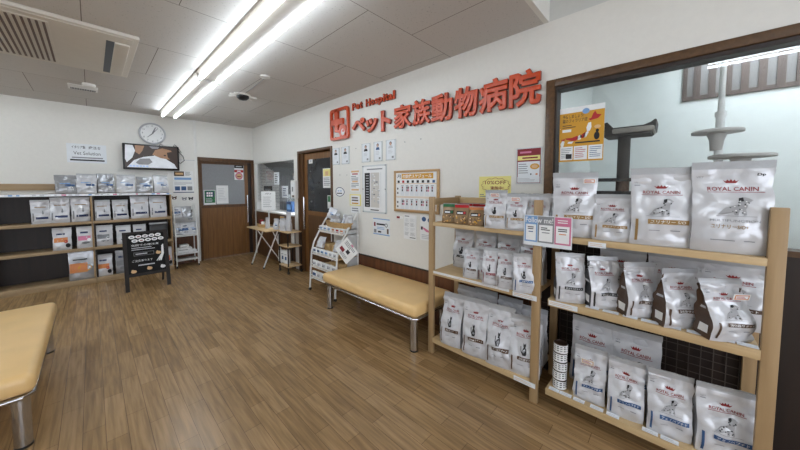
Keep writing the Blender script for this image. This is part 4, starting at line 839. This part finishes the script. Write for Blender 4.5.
def dr_bd(b, w, h, y): b.rect(0, 0, w, .012, y - e, LBLUE); b.rect(0, h - .012, w, h, y - e, LBLUE); b.rect(w * .22, h * .6, w * .72, h * .7, y - e, INK); b.ell(w * .8, h * .62, w * .09, h * .13, y - e, GREYI); b.ell(w * .8, h * .62, w * .05, h * .07, y - 2 * e, LAMIN); b.rect(w * .05, h * .5, w * .15, h * .75, y - e, MAROON); b.lines(w * .25, h * .32, w * .7, h * .5, 2, y - e, LBLUE, 2); b.rect(w * .05, h * .1, w * .2, h * .32, y - e, GREYI); b.rect(w * .3, h * .14, w * .5, h * .24, y - e, INK); b.rect(w * .84, h * .12, w * .94, h * .42, y - e, BROWNI)
R_item('landscape_notice', 'landscape white notice with blue borders under the chart poster', 'notice', 2.8, 2.5, .857, 1.06, dr_bd, LAMIN)
R_item('wall_sticker', 'tiny maroon and white sticker under the left corner of the schedule board', 'sticker', 2.382, 2.29, 1.083, 1.112, lambda b, w, h, y: b.rect(0, .004, w * .55, h, y - e, MAROON))
def dr_cal(b, w, h, y):
    b.rect(.015, h * .94, w * .45, h * .97, y - e, INK)
    for i in range(2):
        for j in range(4): x0 = w * (.08 + i * .46); z0 = h * (.15 + j * .19); b.lines(x0, z0, x0 + w * .38, z0 + h * .15, 5, y - e, LGREY if j % 2 else GREYI, i * 5 + j, .3)
    b.rect(w * .5, h * .06, w * .95, h * .09, y - e, INK)
R_item('calendar_sheet', 'white yearly calendar sheet under the schedule board', 'calendar', 2.27, 2.082, .862, 1.135, dr_cal)
def dr_c2(b, w, h, y): b.ell(w * .25, h * .85, w * .15, h * .1, y - e, BLUEI, 10); b.ell(w * .65, h * .82, w * .15, h * .1, y - e, BLUEI, 10); b.poly([(w * .05, h * .55), (w * .3, h * .5), (w * .9, h * .3), (w * .4, h * .35)], y - e, PINKI); b.rect(w * .05, h * .42, w * .18, h * .55, y - e, INK); b.lines(w * .1, h * .05, w * .9, h * .25, 3, y - e, LGREY, 4)
R_item('leaflet', 'white leaflet with blue shapes beside the post of the cat food rack', 'leaflet', 2.025, 1.82, .878, 1.147, dr_c2)
def dr_po(b, w, h, y):
    b.rect(.008, .008, w - .008, h - .008, y - e, MAROON); b.rect(.014, h * .08, w - .014, h * .62, y - 2 * e, LAMIN); b.rect(.012, h * .66, w - .012, h * .78, y - 2 * e, YELL); b.rect(.05, h * .7, w - .03, h * .74, y - 3 * e, MAROON)
    b.lines(.02, h * .28, w * .55, h * .58, 5, y - 3 * e, GREYI, 3, .35); b.ell(w * .74, h * .48, w * .18, h * .08, y - 3 * e, OCHRE); b.ell(w * .74, h * .48, w * .12, h * .05, y - 4 * e, TANI); b.ell(w * .82, h * .27, w * .05, h * .025, y - 3 * e, ORANGI, 8); b.ell(w * .6, h * .27, w * .03, h * .025, y - 3 * e, INK, 8)
    b.rect(.012, .012, w - .012, h * .2, y - 3 * e, LAMIN); b.lines(.02, .02, w * .8, h * .17, 3, y - 4 * e, LGREY, 1); b.rect(.03, h * .85, w * .6, h * .9, y - 2 * e, PINKI)
R_item('framed_poster', 'small white framed maroon and yellow poster beside the window frame', 'poster', .986, .785, 1.478, 1.772, dr_po, ACRY, .008)
for i, (y_, z_) in enumerate([(3.145, 1.963), (3.518, 1.621), (3.352, 1.616), (2.255, 1.958), (2.022, 1.966)]):
    b = MB(); b.prism([(.006 * math.cos(k), .006 * math.sin(k)) for k in [2 * math.pi * q / 10 for q in range(10)]], -.004, 0, GREYI)
    tag(b.build('wall_screw', None, (XR - .0005, y_, z_), -90), ['grey screw between the staff cards on the wall', 'grey screw nearest the door below the staff cards', 'grey screw above the cloud sticker, the right one', 'grey screw just right of the last staff card', 'grey screw furthest right below the sign characters'][i], 'screw', 'screws left in the wall')
t = thing('document_holder', 'white wall-hung paper holder between the reception opening and the right door', 'document holder', (XR - .001, 4.872, 1.25), -90)
MB().box(-.015, -.07, 0, .15, 0, .31, PLAST, .006).build('holder', t); b = MB(); b.box(.0, -.078, .06, .135, -.07, .28, PAPER); b.rect(.04, .12, .09, .2, -.079, GREYI); b.rect(.03, .02, .1, .055, -.0705, BROWNI); b.build('leaflet_stack', t)

# ------------------------------------------------------------------ bench
def bench(label, x0, x1, y0, y1, feet):
    t = thing('bench', label, 'bench', (x0, y0, 0), 0, 'beige waiting benches'); w_, l_ = x1 - x0, y1 - y0
    MB().box(0, 0, .315, w_, l_, .43, VINYL, .042, 4).build('cushion', t)
    r_ = .05; loop = [(r_, .02), (w_ - r_, .02), (w_ - .02, r_), (w_ - .02, l_ - r_), (w_ - r_, l_ - .02), (r_, l_ - .02), (.02, l_ - r_), (.02, r_)]
    MB().tube([(a, c, .302) for a, c in loop], .014, CHROME, 10, close=True).build('rail', t)
    for a, c in feet:
        MB().tube([(a, c, .012), (a, c, .305)], .035, CHROME, 18).build('leg', t); MB().tube([(a, c, 0), (a, c, .014)], .036, BLACK, 14).build('foot_cap', t)
    return t
bench('beige vinyl bench with chrome legs against the right wall', 1.845, 2.42, 1.585, 3.06, [(.065, .065), (.065, 1.4), (.5, .07), (.5, 1.4)])
bench('beige vinyl bench whose rounded end shows at the left edge of the floor', -.81, -.255, 2.55, 4.05, [(.49, .07), (.49, 1.42), (.06, .07), (.06, 1.42)])

# ------------------------------------------------------------------ curved leaflet rack by the door
t = thing('leaflet_rack', 'white curved steel leaflet rack between the right door and the bench', 'leaflet rack', (0, 0, 0))
prof = [(2.06, .03), (2.075, .3), (2.095, .55), (2.135, .68), (2.2, .79), (2.29, .93), (2.37, 1.04), (2.42, 1.10)]
for y_ in (3.72, 3.1):
    MB().tube([(x_, y_, z_) for x_, z_ in prof], .012, STEELW, 8).build('curved_rail', t)
    MB().tube([(2.425, y_, .03), (2.425, y_, 1.12)], .012, STEELW, 8).build('rear_upright', t)
    MB().tube([(2.06, y_, .16), (2.425, y_, .16)], .008, STEELW, 6).build('side_bar', t)
    MB().tube([(2.06, y_ - .012, .02), (2.06, y_ + .012, .02)], .02, BLACK, 12).build('castor', t)
MB().box(2.26, 3.11, .32, 2.42, 3.116, 1.0, mat('rack_side_panel', (196, 198, 200), .4)).build('side_panel', t)
SH = wood('shelf_light_wood', (206, 178, 136), (186, 156, 114), 1)
tiers = [(2.075, .19), (2.08, .345), (2.09, .525), (2.20, .83)]
for x_, z_ in tiers:
    MB().box(x_, 3.11, z_ - .012, 2.42, 3.71, z_, SH).build('shelf', t); MB().tube([(x_, 3.11, z_ + .03), (x_, 3.71, z_ + .03)], .006, STEELW, 6).tube([(x_, 3.11, z_ - .006), (x_, 3.71, z_ - .006)], .007, STEELW, 6).build('front_bar', t)
def drp(m, m2):
    def f(b, w, h, y): b.rect(w * .08, h * .1, w * .92, h * .6, y - e, m); b.rect(w * .2, h * .7, w * .8, h * .85, y - e, m2)
    return f
names = ['top', 'second', 'third', 'lowest']
cnt = 0
for ti, (x_, z_, hh, ms) in enumerate([(2.2, .83, .075, [LBLUE, LBLUE, LBLUE, ORANGI, REDI, ORANGI]), (2.09, .525, .08, [BLUEI, BLUEI, LBLUE, LBLUE, LGREY, LGREY]), (2.08, .345, .085, [LGREY] * 5), (2.075, .19, .09, [BLUEI, LGREY, LGREY, LGREY, BLUEI])]):
    n = len(ms)
    for i, m in enumerate(ms):
        ya = 3.7 - i * .59 / n; b = MB(); b.box(0, -.0, 0, .59 / n - .012, .025, hh, PAPER, .003); b.rect(.012, hh * .2, .59 / n - .026, hh * .75, -.0006, m); b.rect(.02, hh * .35, .05, hh * .5, -.0012, INK)
        o = b.build('sample_packet', None, (x_ + .012, ya, z_ + .0005), -90)
        tag(o, 'small white packet on the %s tier of the curved rack, %s' % (names[ti], ORD[i]), 'packet', 'packets on the %s tier of the curved rack' % names[ti]); cnt += 1
def basket(label, x, y, z, sx, sy, h, wall=.008):
    b = MB(); r = 1; n = 28; P = [(1, 0), (1.02, h * .05), (1.15, h), (1.17, h + .01), (1.12, h + .01), (1.08, h), (.95, .02), (.1, .02)]
    b.lathe(P, 0, 0, SWICK, n, sx, sy); return tag(b.build('wicker_basket', None, (x, y, z)), label, 'basket')
basket('long shallow wicker basket on top of the curved rack', 2.3, 3.35, .9, .088, .25, .07); MB().box(2.21, 3.11, .885, 2.42, 3.71, .899, STEELW).build('shelf', t)
for i, (y_, z_, lab) in enumerate([(3.58, .527, 'brown wicker box at the left of the second tier of the curved rack'), (3.3, .527, 'brown wicker box in the middle of the second tier of the curved rack')]):
    tag(MB().box(0, 0, 0, .15, .22, .13, SWICK, .006).build('wicker_box', None, (2.22, y_ - .11, z_)), lab, 'box')
tag(MB().box(0, 0, 0, .2, .3, .09, SWICK, .006).build('wicker_box', None, (2.18, 3.12, .347)), 'brown wicker box at the right of the third tier of the curved rack', 'box')
for i, (y_, m, tl, lab) in enumerate([(3.5, BLUEI, 20, 'blue pouch lying in the long wicker basket'), (3.38, LGREY, -25, 'silver pouch leaning in the middle of the long wicker basket'), (3.24, SILV, 15, 'crumpled silver pouch in the right half of the long wicker basket'), (3.14, LGREY, -10, 'clear pouch at the right end of the long wicker basket')]):
    k = 'K%d' % i; bag(k, lab, 2.32, y_, .925, -75, lean=-tl, spec=dict(w=.13, h=.16, d=.05, kind='blue' if m is BLUEI else 'none', seed=50 + i, front=SILV if m is SILV else FOIL, crinkle=1.6, nx=10, nz=10), cat='pouch', name='sample_pouch')
o = bag('K0', 'blue and white pouch tilted at the upper left of the curved rack', 2.32, 3.58, 1.0, -70, lean=-12, cat='pouch', name='sample_pouch'); o.rotation_euler.y = R(14)
for i, y_ in enumerate((3.62, 3.2)):
    bag('K1', ['white pouch lying on the left part of the second tier of the curved rack', 'white pouch lying on the right part of the second tier of the curved rack'][i], 2.16, y_, .6, -80, lean=-30, cat='pouch', name='sample_pouch')
b = MB(); b.box(-.12, 0, -.12, .12, .004, .12, PAPER); b.rect(-.09, -.06, -.02, -.01, -e, MAROON); b.rect(.0, -.02, .05, .03, -2 * e, INK); b.lines(-.09, .04, .09, .1, 3, -e, GREYI, 2); b.lines(-.05, -.1, .08, -.05, 3, -e, GREYI, 6); b.rect(-.01, .1, .03, .12, -2 * e, PINKI)
o = b.build('tilted_flyer', None, (2.1, 2.9, .67), -90); o.matrix_world = Matrix.Translation((2.11, 2.92, .672)) @ Matrix.Rotation(R(-72), 4, 'Z') @ Matrix.Rotation(R(48), 4, 'Y')
tag(o, 'square white flyer turned on its corner, hanging at the right of the curved rack', 'flyer')
tag(MB().tube([(2.13, 3.09, .68), (2.135, 3.0, .70), (2.137, 2.93, .70)], .003, STEELW, 6).build('flyer_hook'), 'thin wire hook that carries the tilted square flyer', 'hook')

# ------------------------------------------------------------------ folding table and trolley under the reception opening
t = thing('folding_table', 'light wood folding table with white crossed legs under the reception opening', 'table', (0, 0, 0))
MB().box(1.96, 4.97, .69, 2.4, 5.83, .71, SH, .004).build('tabletop', t)
for P0, P1, r_ in (((2.0, 5.73, .012), (2.04, 5.27, .69), .012), ((2.03, 5.27, .012), (2.17, 4.985, .69), .012), ((1.975, 5.36, .69), (2.39, 5.30, .012), .008), ((2.1, 5.02, .69), (2.39, 5.05, .012), .008)):
    P0, P1 = Vector(P0), Vector(P1)
    if P0.z > P1.z: P0, P1 = P1, P0
    MB().tube([P0, P1], r_, STEELW, 8).tube([P0 - Vector((0, 0, .012)), P0 + (P1 - P0) * .03], r_ * 1.25, BLACK, 8).build('leg', t)
t = thing('trolley', 'three tier wooden trolley on black castors at the right of the folding table', 'trolley', (0, 0, 0))
for z_ in (.13, .46, .70): MB().box(2.17, 4.62, z_ - .018, 2.42, 4.96, z_, SH, .003).build('shelf', t)
for x_, y_ in ((2.18, 4.63), (2.18, 4.95), (2.41, 4.63), (2.41, 4.95)):
    MB().box(x_ - .008, y_ - .008, .05, x_ + .008, y_ + .008, .70, BWOOD).build('post', t); MB().tube([(x_ - .01, y_, .025), (x_ + .01, y_, .025)], .025, BLACK, 12).build('castor', t)
basket('round wicker basket of small items on the folding table', 2.15, 5.56, .711, .08, .12, .05)
for i, (x_, y_, s_, m, lab) in enumerate([(2.15, 5.62, .07, MAROON, 'dark red box standing in the table basket'), (2.14, 5.53, .05, PAPER, 'white packet lying in the table basket'), (2.2, 5.5, .05, ORANGI, 'orange and white packet in the table basket')]):
    tag(MB().box(-s_ / 2, -.02, 0, s_ / 2, .02, s_ * 1.5, m, .004).build('small_packet', None, (x_, y_, .735), -70 + 20 * i), lab, 'packet')
t = thing('menu_stand', 'white sheet in an upright stand with a black label above, on the folding table', 'menu stand', (2.2, 5.41, .711), -52)
MB().box(-.08, -.03, 0, .08, .05, .012, ACRY, .003).box(-.008, .002, .012, .008, .012, .35, ACRY).build('base', t)
b = MB(); b.box(-.135, -.003, .31, .135, 0, .655, PAPER); b.text('お知らせ', -.06, .6, .06, .63, -.0037, INK); b.lines(-.1, .36, .11, .57, 6, -.0037, GREYI, 4, .22); b.build('notice_sheet', t)
b = MB(); b.box(-.08, -.004, .67, .08, 0, .755, BLACK); b.rect(-.06, .69, .05, .70, -.005, GREYI); b.box(-.006, 0, .3, .006, .006, .72, ACRY); b.build('black_label', t)
for i, (x_, y_, w_, h_, k, lab) in enumerate([(2.12, 5.28, .06, .2, 'none', 'narrow clear packet standing mid table behind the menu stand'), (2.19, 5.07, .11, .2, 'blue', 'white packet with face print at the left end of the trolley top'), (2.24, 4.98, .1, .24, 'treat', 'packet with a yellow top on the trolley top'), (2.22, 4.88, .12, .22, 'none', 'plain white pouch on the trolley top'), (2.28, 4.79, .1, .32, 'none', 'tallest white pouch at the right end of the trolley top')]):
    bag('M%d' % i, lab, x_, y_, .711 if i == 0 else .7005, -72, spec=dict(w=w_, h=h_, d=.05, kind=k, band=OCHRE, seed=60 + i, nx=10, nz=12), cat='packet', name='standing_packet')
for i, (y_, m, lab) in enumerate([(5.08, LGREY, 'leftmost white box on the lowest trolley shelf'), (4.97, BLUEI, 'blue printed white box on the lowest trolley shelf, middle one'), (4.85, BLUEI, 'blue printed white box at the right of the lowest trolley shelf')]):
    b = MB(); b.box(-.045, 0, 0, .045, .06, .2 + .015 * i, PAPER, .003); b.rect(-.02, .06, .02, .12, -.0007, m); b.rect(-.03, .15, .02, .16, -.0007, GREYI); tag(b.build('product_box', None, (2.24, y_, .1305), -84 + 5 * i), lab, 'box', 'boxes on the lowest trolley shelf')
tag(MB().lathe([(.016, 0), (.018, .004), (.018, .12), (.009, .14), (.009, .16)], 0, 0, PLAST, 14).build('spray_bottle', None, (2.21, 5.06, .4605)), 'small white bottle on the middle trolley shelf', 'bottle')
tag(MB().box(-.04, 0, 0, .04, .02, .22, PLAST, .004).build('tablet_stand', None, (2.36, 4.84, .4605), -85), 'white panel standing on the middle trolley shelf', 'panel')

# ------------------------------------------------------------------ shelves along the back wall
BSH = wood('back_shelf_wood', (170, 146, 112), (148, 124, 92), 0)
def back_rack(label, x0, x1):
    t = thing('shelf_unit', label, 'shelf unit', (x0, 6.34, 0), 0, 'wooden shelf units along the back wall'); w_ = x1 - x0
    for z0, z1 in ((0, .078), (.505, .545), (.9, .94), (1.32, 1.352)): MB().box(.0, 0, z0, w_, .39, z1, BSH, .002).build('shelf_board', t)
    MB().box(0, .385, .078, w_, .4, 1.32, BROWNI if False else DARKW).build('back_panel', t)
    for a in (.0, w_ - .02): MB().box(a, .02, .08, a + .02, .385, 1.32, DARKW if a == 0 else ASHV).build('side_panel', t)
back_rack('wooden shelf unit with white food bags at the far left of the back wall', -.94, -.002); back_rack('wooden shelf unit with white food bags, beside the white wire rack', .002, .94)
b = MB(); b.box(-1.3, 6.333, 1.318, .955, 6.3385, 1.352, LAMIN); r = random.Random(3)
for k in range(34): x_ = -1.27 + k * .065; b.rect(x_, 1.325, x_ + r.uniform(.02, .05), 1.345, 6.3325, r.choice([LGREY, LBLUE, PINKI, LGREY, PAPER]))
tag(b.build('label_strip'), 'long label strip along the top shelf of the back wall units', 'label strip')
yr = 6.43
g = 'silver food bags on the top of the back shelves'
for i, (x_, w_, h_) in enumerate([(-.25, .21, .265), (-.043, .21, .285), (.157, .185, .29), (.385, .215, .285), (.605, .2, .26), (.82, .195, .29)]):
    bag('S%d' % i, 'silver and blue food bag on the top back shelf, %s' % ORD[i], x_, yr + .02, 1.3525, random.Random(i).uniform(-8, 8), lean=-8, spec=dict(w=w_, h=h_ + .01, d=.11, kind='blue', front=SILV if i % 2 == 0 else FOIL, seed=70 + i, nx=10, nz=12, crinkle=1.8), group=g)
g = 'white food bags with dark bands on the second back shelf'
for i, (x_, w_, h_, w2) in enumerate([(-.50, .17, .33, 1), (-.318, .186, .36, 1), (-.126, .19, .36, 1), (.096, .18, .31, 0), (.301, .18, .305, 0), (.53, .22, .355, 1), (.765, .225, .355, 1)]):
    bag('V%d' % i, 'white food bag with dark band on the second back shelf, %s' % ORD[i], x_, yr - .005, .9405, random.Random(i + 20).uniform(-6, 6), spec=dict(w=w_, h=h_, d=.1, kind='vet', seed=80 + i, nx=10, nz=12, crinkle=1.2), group=g)
g = 'food bags on the third back shelf'
for i, (x_, w_, h_, m) in enumerate([(-.317, .18, .32, ORANGI), (-.09, .175, .32, PINKI), (.109, .18, .315, GREYI), (.324, .17, .29, LGREY), (.516, .156, .29, LGREY)]):
    bag('W%d' % i, 'white food bag with %s panel on the third back shelf, %s' % ({ORANGI: 'an orange', PINKI: 'a pink', GREYI: 'a grey', LGREY: 'a pale'}[m], ORD[i]), x_, yr - .005, .5455, 0, spec=dict(w=w_, h=h_, d=.1, kind='photo', band=m, seed=90 + i, nx=10, nz=12), group=g)
bag('W9', 'dark food bag at the right end of the third back shelf above the blackboard', .76, yr, .5455, 0, spec=dict(w=.24, h=.3, d=.1, kind='none', front=SCHAR, seed=99, nx=10, nz=12), group=g)
bag('X0', 'big food bag with an orange band at the left of the lowest back shelf', -.14, yr, .0785, 0, spec=dict(w=.27, h=.41, d=.14, kind='big', front=SILV, seed=101, nx=12, nz=14), group='food bags on the lowest back shelf')
bag('X1', 'white food bag with an orange panel beside the big one on the lowest back shelf', .09, yr, .0785, 0, spec=dict(w=.178, h=.335, d=.1, kind='photo', band=ORANGI, seed=102, nx=10, nz=12), group='food bags on the lowest back shelf')
bag('X2', 'grey topped food bag half hidden behind the blackboard', .295, yr, .0785, 0, spec=dict(w=.16, h=.36, d=.1, kind='photo', band=GREYI, seed=103, front=FOILG, nx=10, nz=12), group='food bags on the lowest back shelf')
bag('X1', 'white food bag on the lowest back shelf right of the blackboard', .84, yr, .0785, 0, group='food bags on the lowest back shelf')

# blackboard
t = thing('blackboard_stand', 'black A-frame blackboard with white oval pictures in front of the back shelves', 'blackboard', (.51, 5.43, 0))
ln = math.atan2(.17, .81); c_, s_ = math.cos(ln), math.sin(ln)
def lean(b):    # tip a panel drawn upright at y=0 backwards
    b.v = [(x, y * c_ + z * s_, -y * s_ + z * c_) for x, y, z in b.v]; return b
for sx in (-1, 1): lean(MB().box(sx * .225 - .022, 0, .004, sx * .225 + .022, .025, .83, BWOOD)).build('leg', t)
lean(MB().box(-.203, 0, .80, .203, .025, .83, BWOOD)).build('top_bar', t); lean(MB().box(-.203, .002, .2, .203, .023, .24, BWOOD)).build('bottom_bar', t)
b = MB(); b.box(-.203, .006, .24, .203, .018, .80, CHALK); y = .0052
for r_, n_ in ((0, 5), (1, 5)):
    for i in range(n_):
        cx_, cz_ = -.15 + i * .072 + r_ * .03, .755 - r_ * .055 + i * .002; b.ell(cx_, cz_, .034, .024, y, PAPER); b.rect(cx_ - .015, cz_ - .008, cx_ + .015, cz_ + .006, y - e, [GREYI, MAROON, INK, NAVY, GREYI][i])
b.text('当院での療法食', -.16, .62, .14, .65, y, PAPER, .0); b.lines(-.16, .56, .15, .61, 2, y, LGREY, 3, .35)
b.rect(-.14, .485, .08, .535, y, GREYI); b.rect(-.136, .489, .076, .531, y - e, CHALK); b.lines(-.12, .5, .06, .52, 1, y - 2 * e, LGREY, 4, .7)
b.text('ご注文承ります', -.16, .4, .06, .43, y, PAPER, .0); b.lines(-.1, .33, .16, .37, 1, y, LGREY, 8, .4)
for x_, z_, m in ((-.15, .27, TANI), (.02, .29, TANI), (.17, .29, PAPER), (.13, .5, TANI)): b.ell(x_, z_, .03, .022, y - e, m, 12); b.ell(x_ - .012, z_ + .018, .012, .012, y - 2 * e, m, 8)
for k in range(3): b.poly([(.10 + k * .022, .38), (.11 + k * .024, .38), (.175 + k * .008, .48), (.19, .62), (.18 - k * .006, .6), (.16, .48)], y - e * (3 + k), PAPER)
lean(b).build('writing_panel', t)
for sx in (-1, 1): MB().tube([(sx * .2, .19, .76), (sx * .2, .36, .01)], .014, BWOOD, 6).build('rear_leg', t)

# white wire rack on the right of the back shelves
t = thing('wire_display_rack', 'white steel wire rack with boxes and pouches at the right of the back shelves', 'wire rack', (0, 0, 0))
for x_ in (.985, 1.31):
    MB().tube([(x_, 6.40, .04), (x_ - .0, 6.42, .58), (x_ + .01, 6.6, 1.13)], .011, STEELW, 8).build('upright', t); MB().tube([(x_, 6.7, .04), (x_, 6.7, 1.13)], .01, STEELW, 8).build('rear_upright', t)
    MB().tube([(x_ - .01, 6.40, .02), (x_ + .01, 6.40, .02)], .02, BLACK, 10).build('castor', t)
for z_, y0_ in ((.13, 6.41), (.24, 6.415), (.565, 6.42)):
    b = MB(); b.box(.985, y0_, z_ - .008, 1.31, 6.7, z_, STEELW).tube([(.985, y0_, z_ + .02), (1.31, y0_, z_ + .02)], .007, STEELW, 6); b.build('shelf', t)
MB().box(.985, 6.55, .88, 1.31, 6.7, .888, STEELW).build('shelf', t)
for i, (z_, w_, x_) in enumerate([(.2405, .24, 1.13), (.292, .22, 1.12), (.344, .13, 1.12), (.2405, .06, 1.27)]):
    tag(MB().box(-w_ / 2, 0, 0, w_ / 2, .14, .05, PAPER, .004).rect(-w_ * .4, .01, w_ * .2, .02, -.0007, GREYI).build('carton', None, (x_, 6.47, z_)), 'flat white carton on the white wire rack, %s' % ['bottom of the pile', 'middle of the pile', 'top of the pile', 'beside the pile'][i], 'carton', 'white cartons on the wire rack')
for i, (x_, z_, k, m) in enumerate([(1.06, .8885, 'photo', 0), (1.2, .8885, 'none', 1), (1.05, .566, 'blue', 1), (1.15, .566, 'photo', 0), (1.25, .566, 'blue', 0)]):
    bag('Y%d' % i, ['blue and white pouch on the upper wire rack shelf', 'clear silvery pouch on the upper wire rack shelf', 'silvery pouch at the left of the wire rack middle shelf', 'blue printed pouch in the middle of the wire rack middle shelf', 'white pouch at the right of the wire rack middle shelf'][i], x_, 6.62 if z_ > .7 else 6.52, z_, 0, lean=-6, spec=dict(w=.14, h=.2 if z_ > .7 else .24, d=.06, kind=k, band=BLUEI, front=SILV if m else FOIL, seed=110 + i, nx=10, nz=10, crinkle=1.6), cat='pouch', name='sample_pouch')
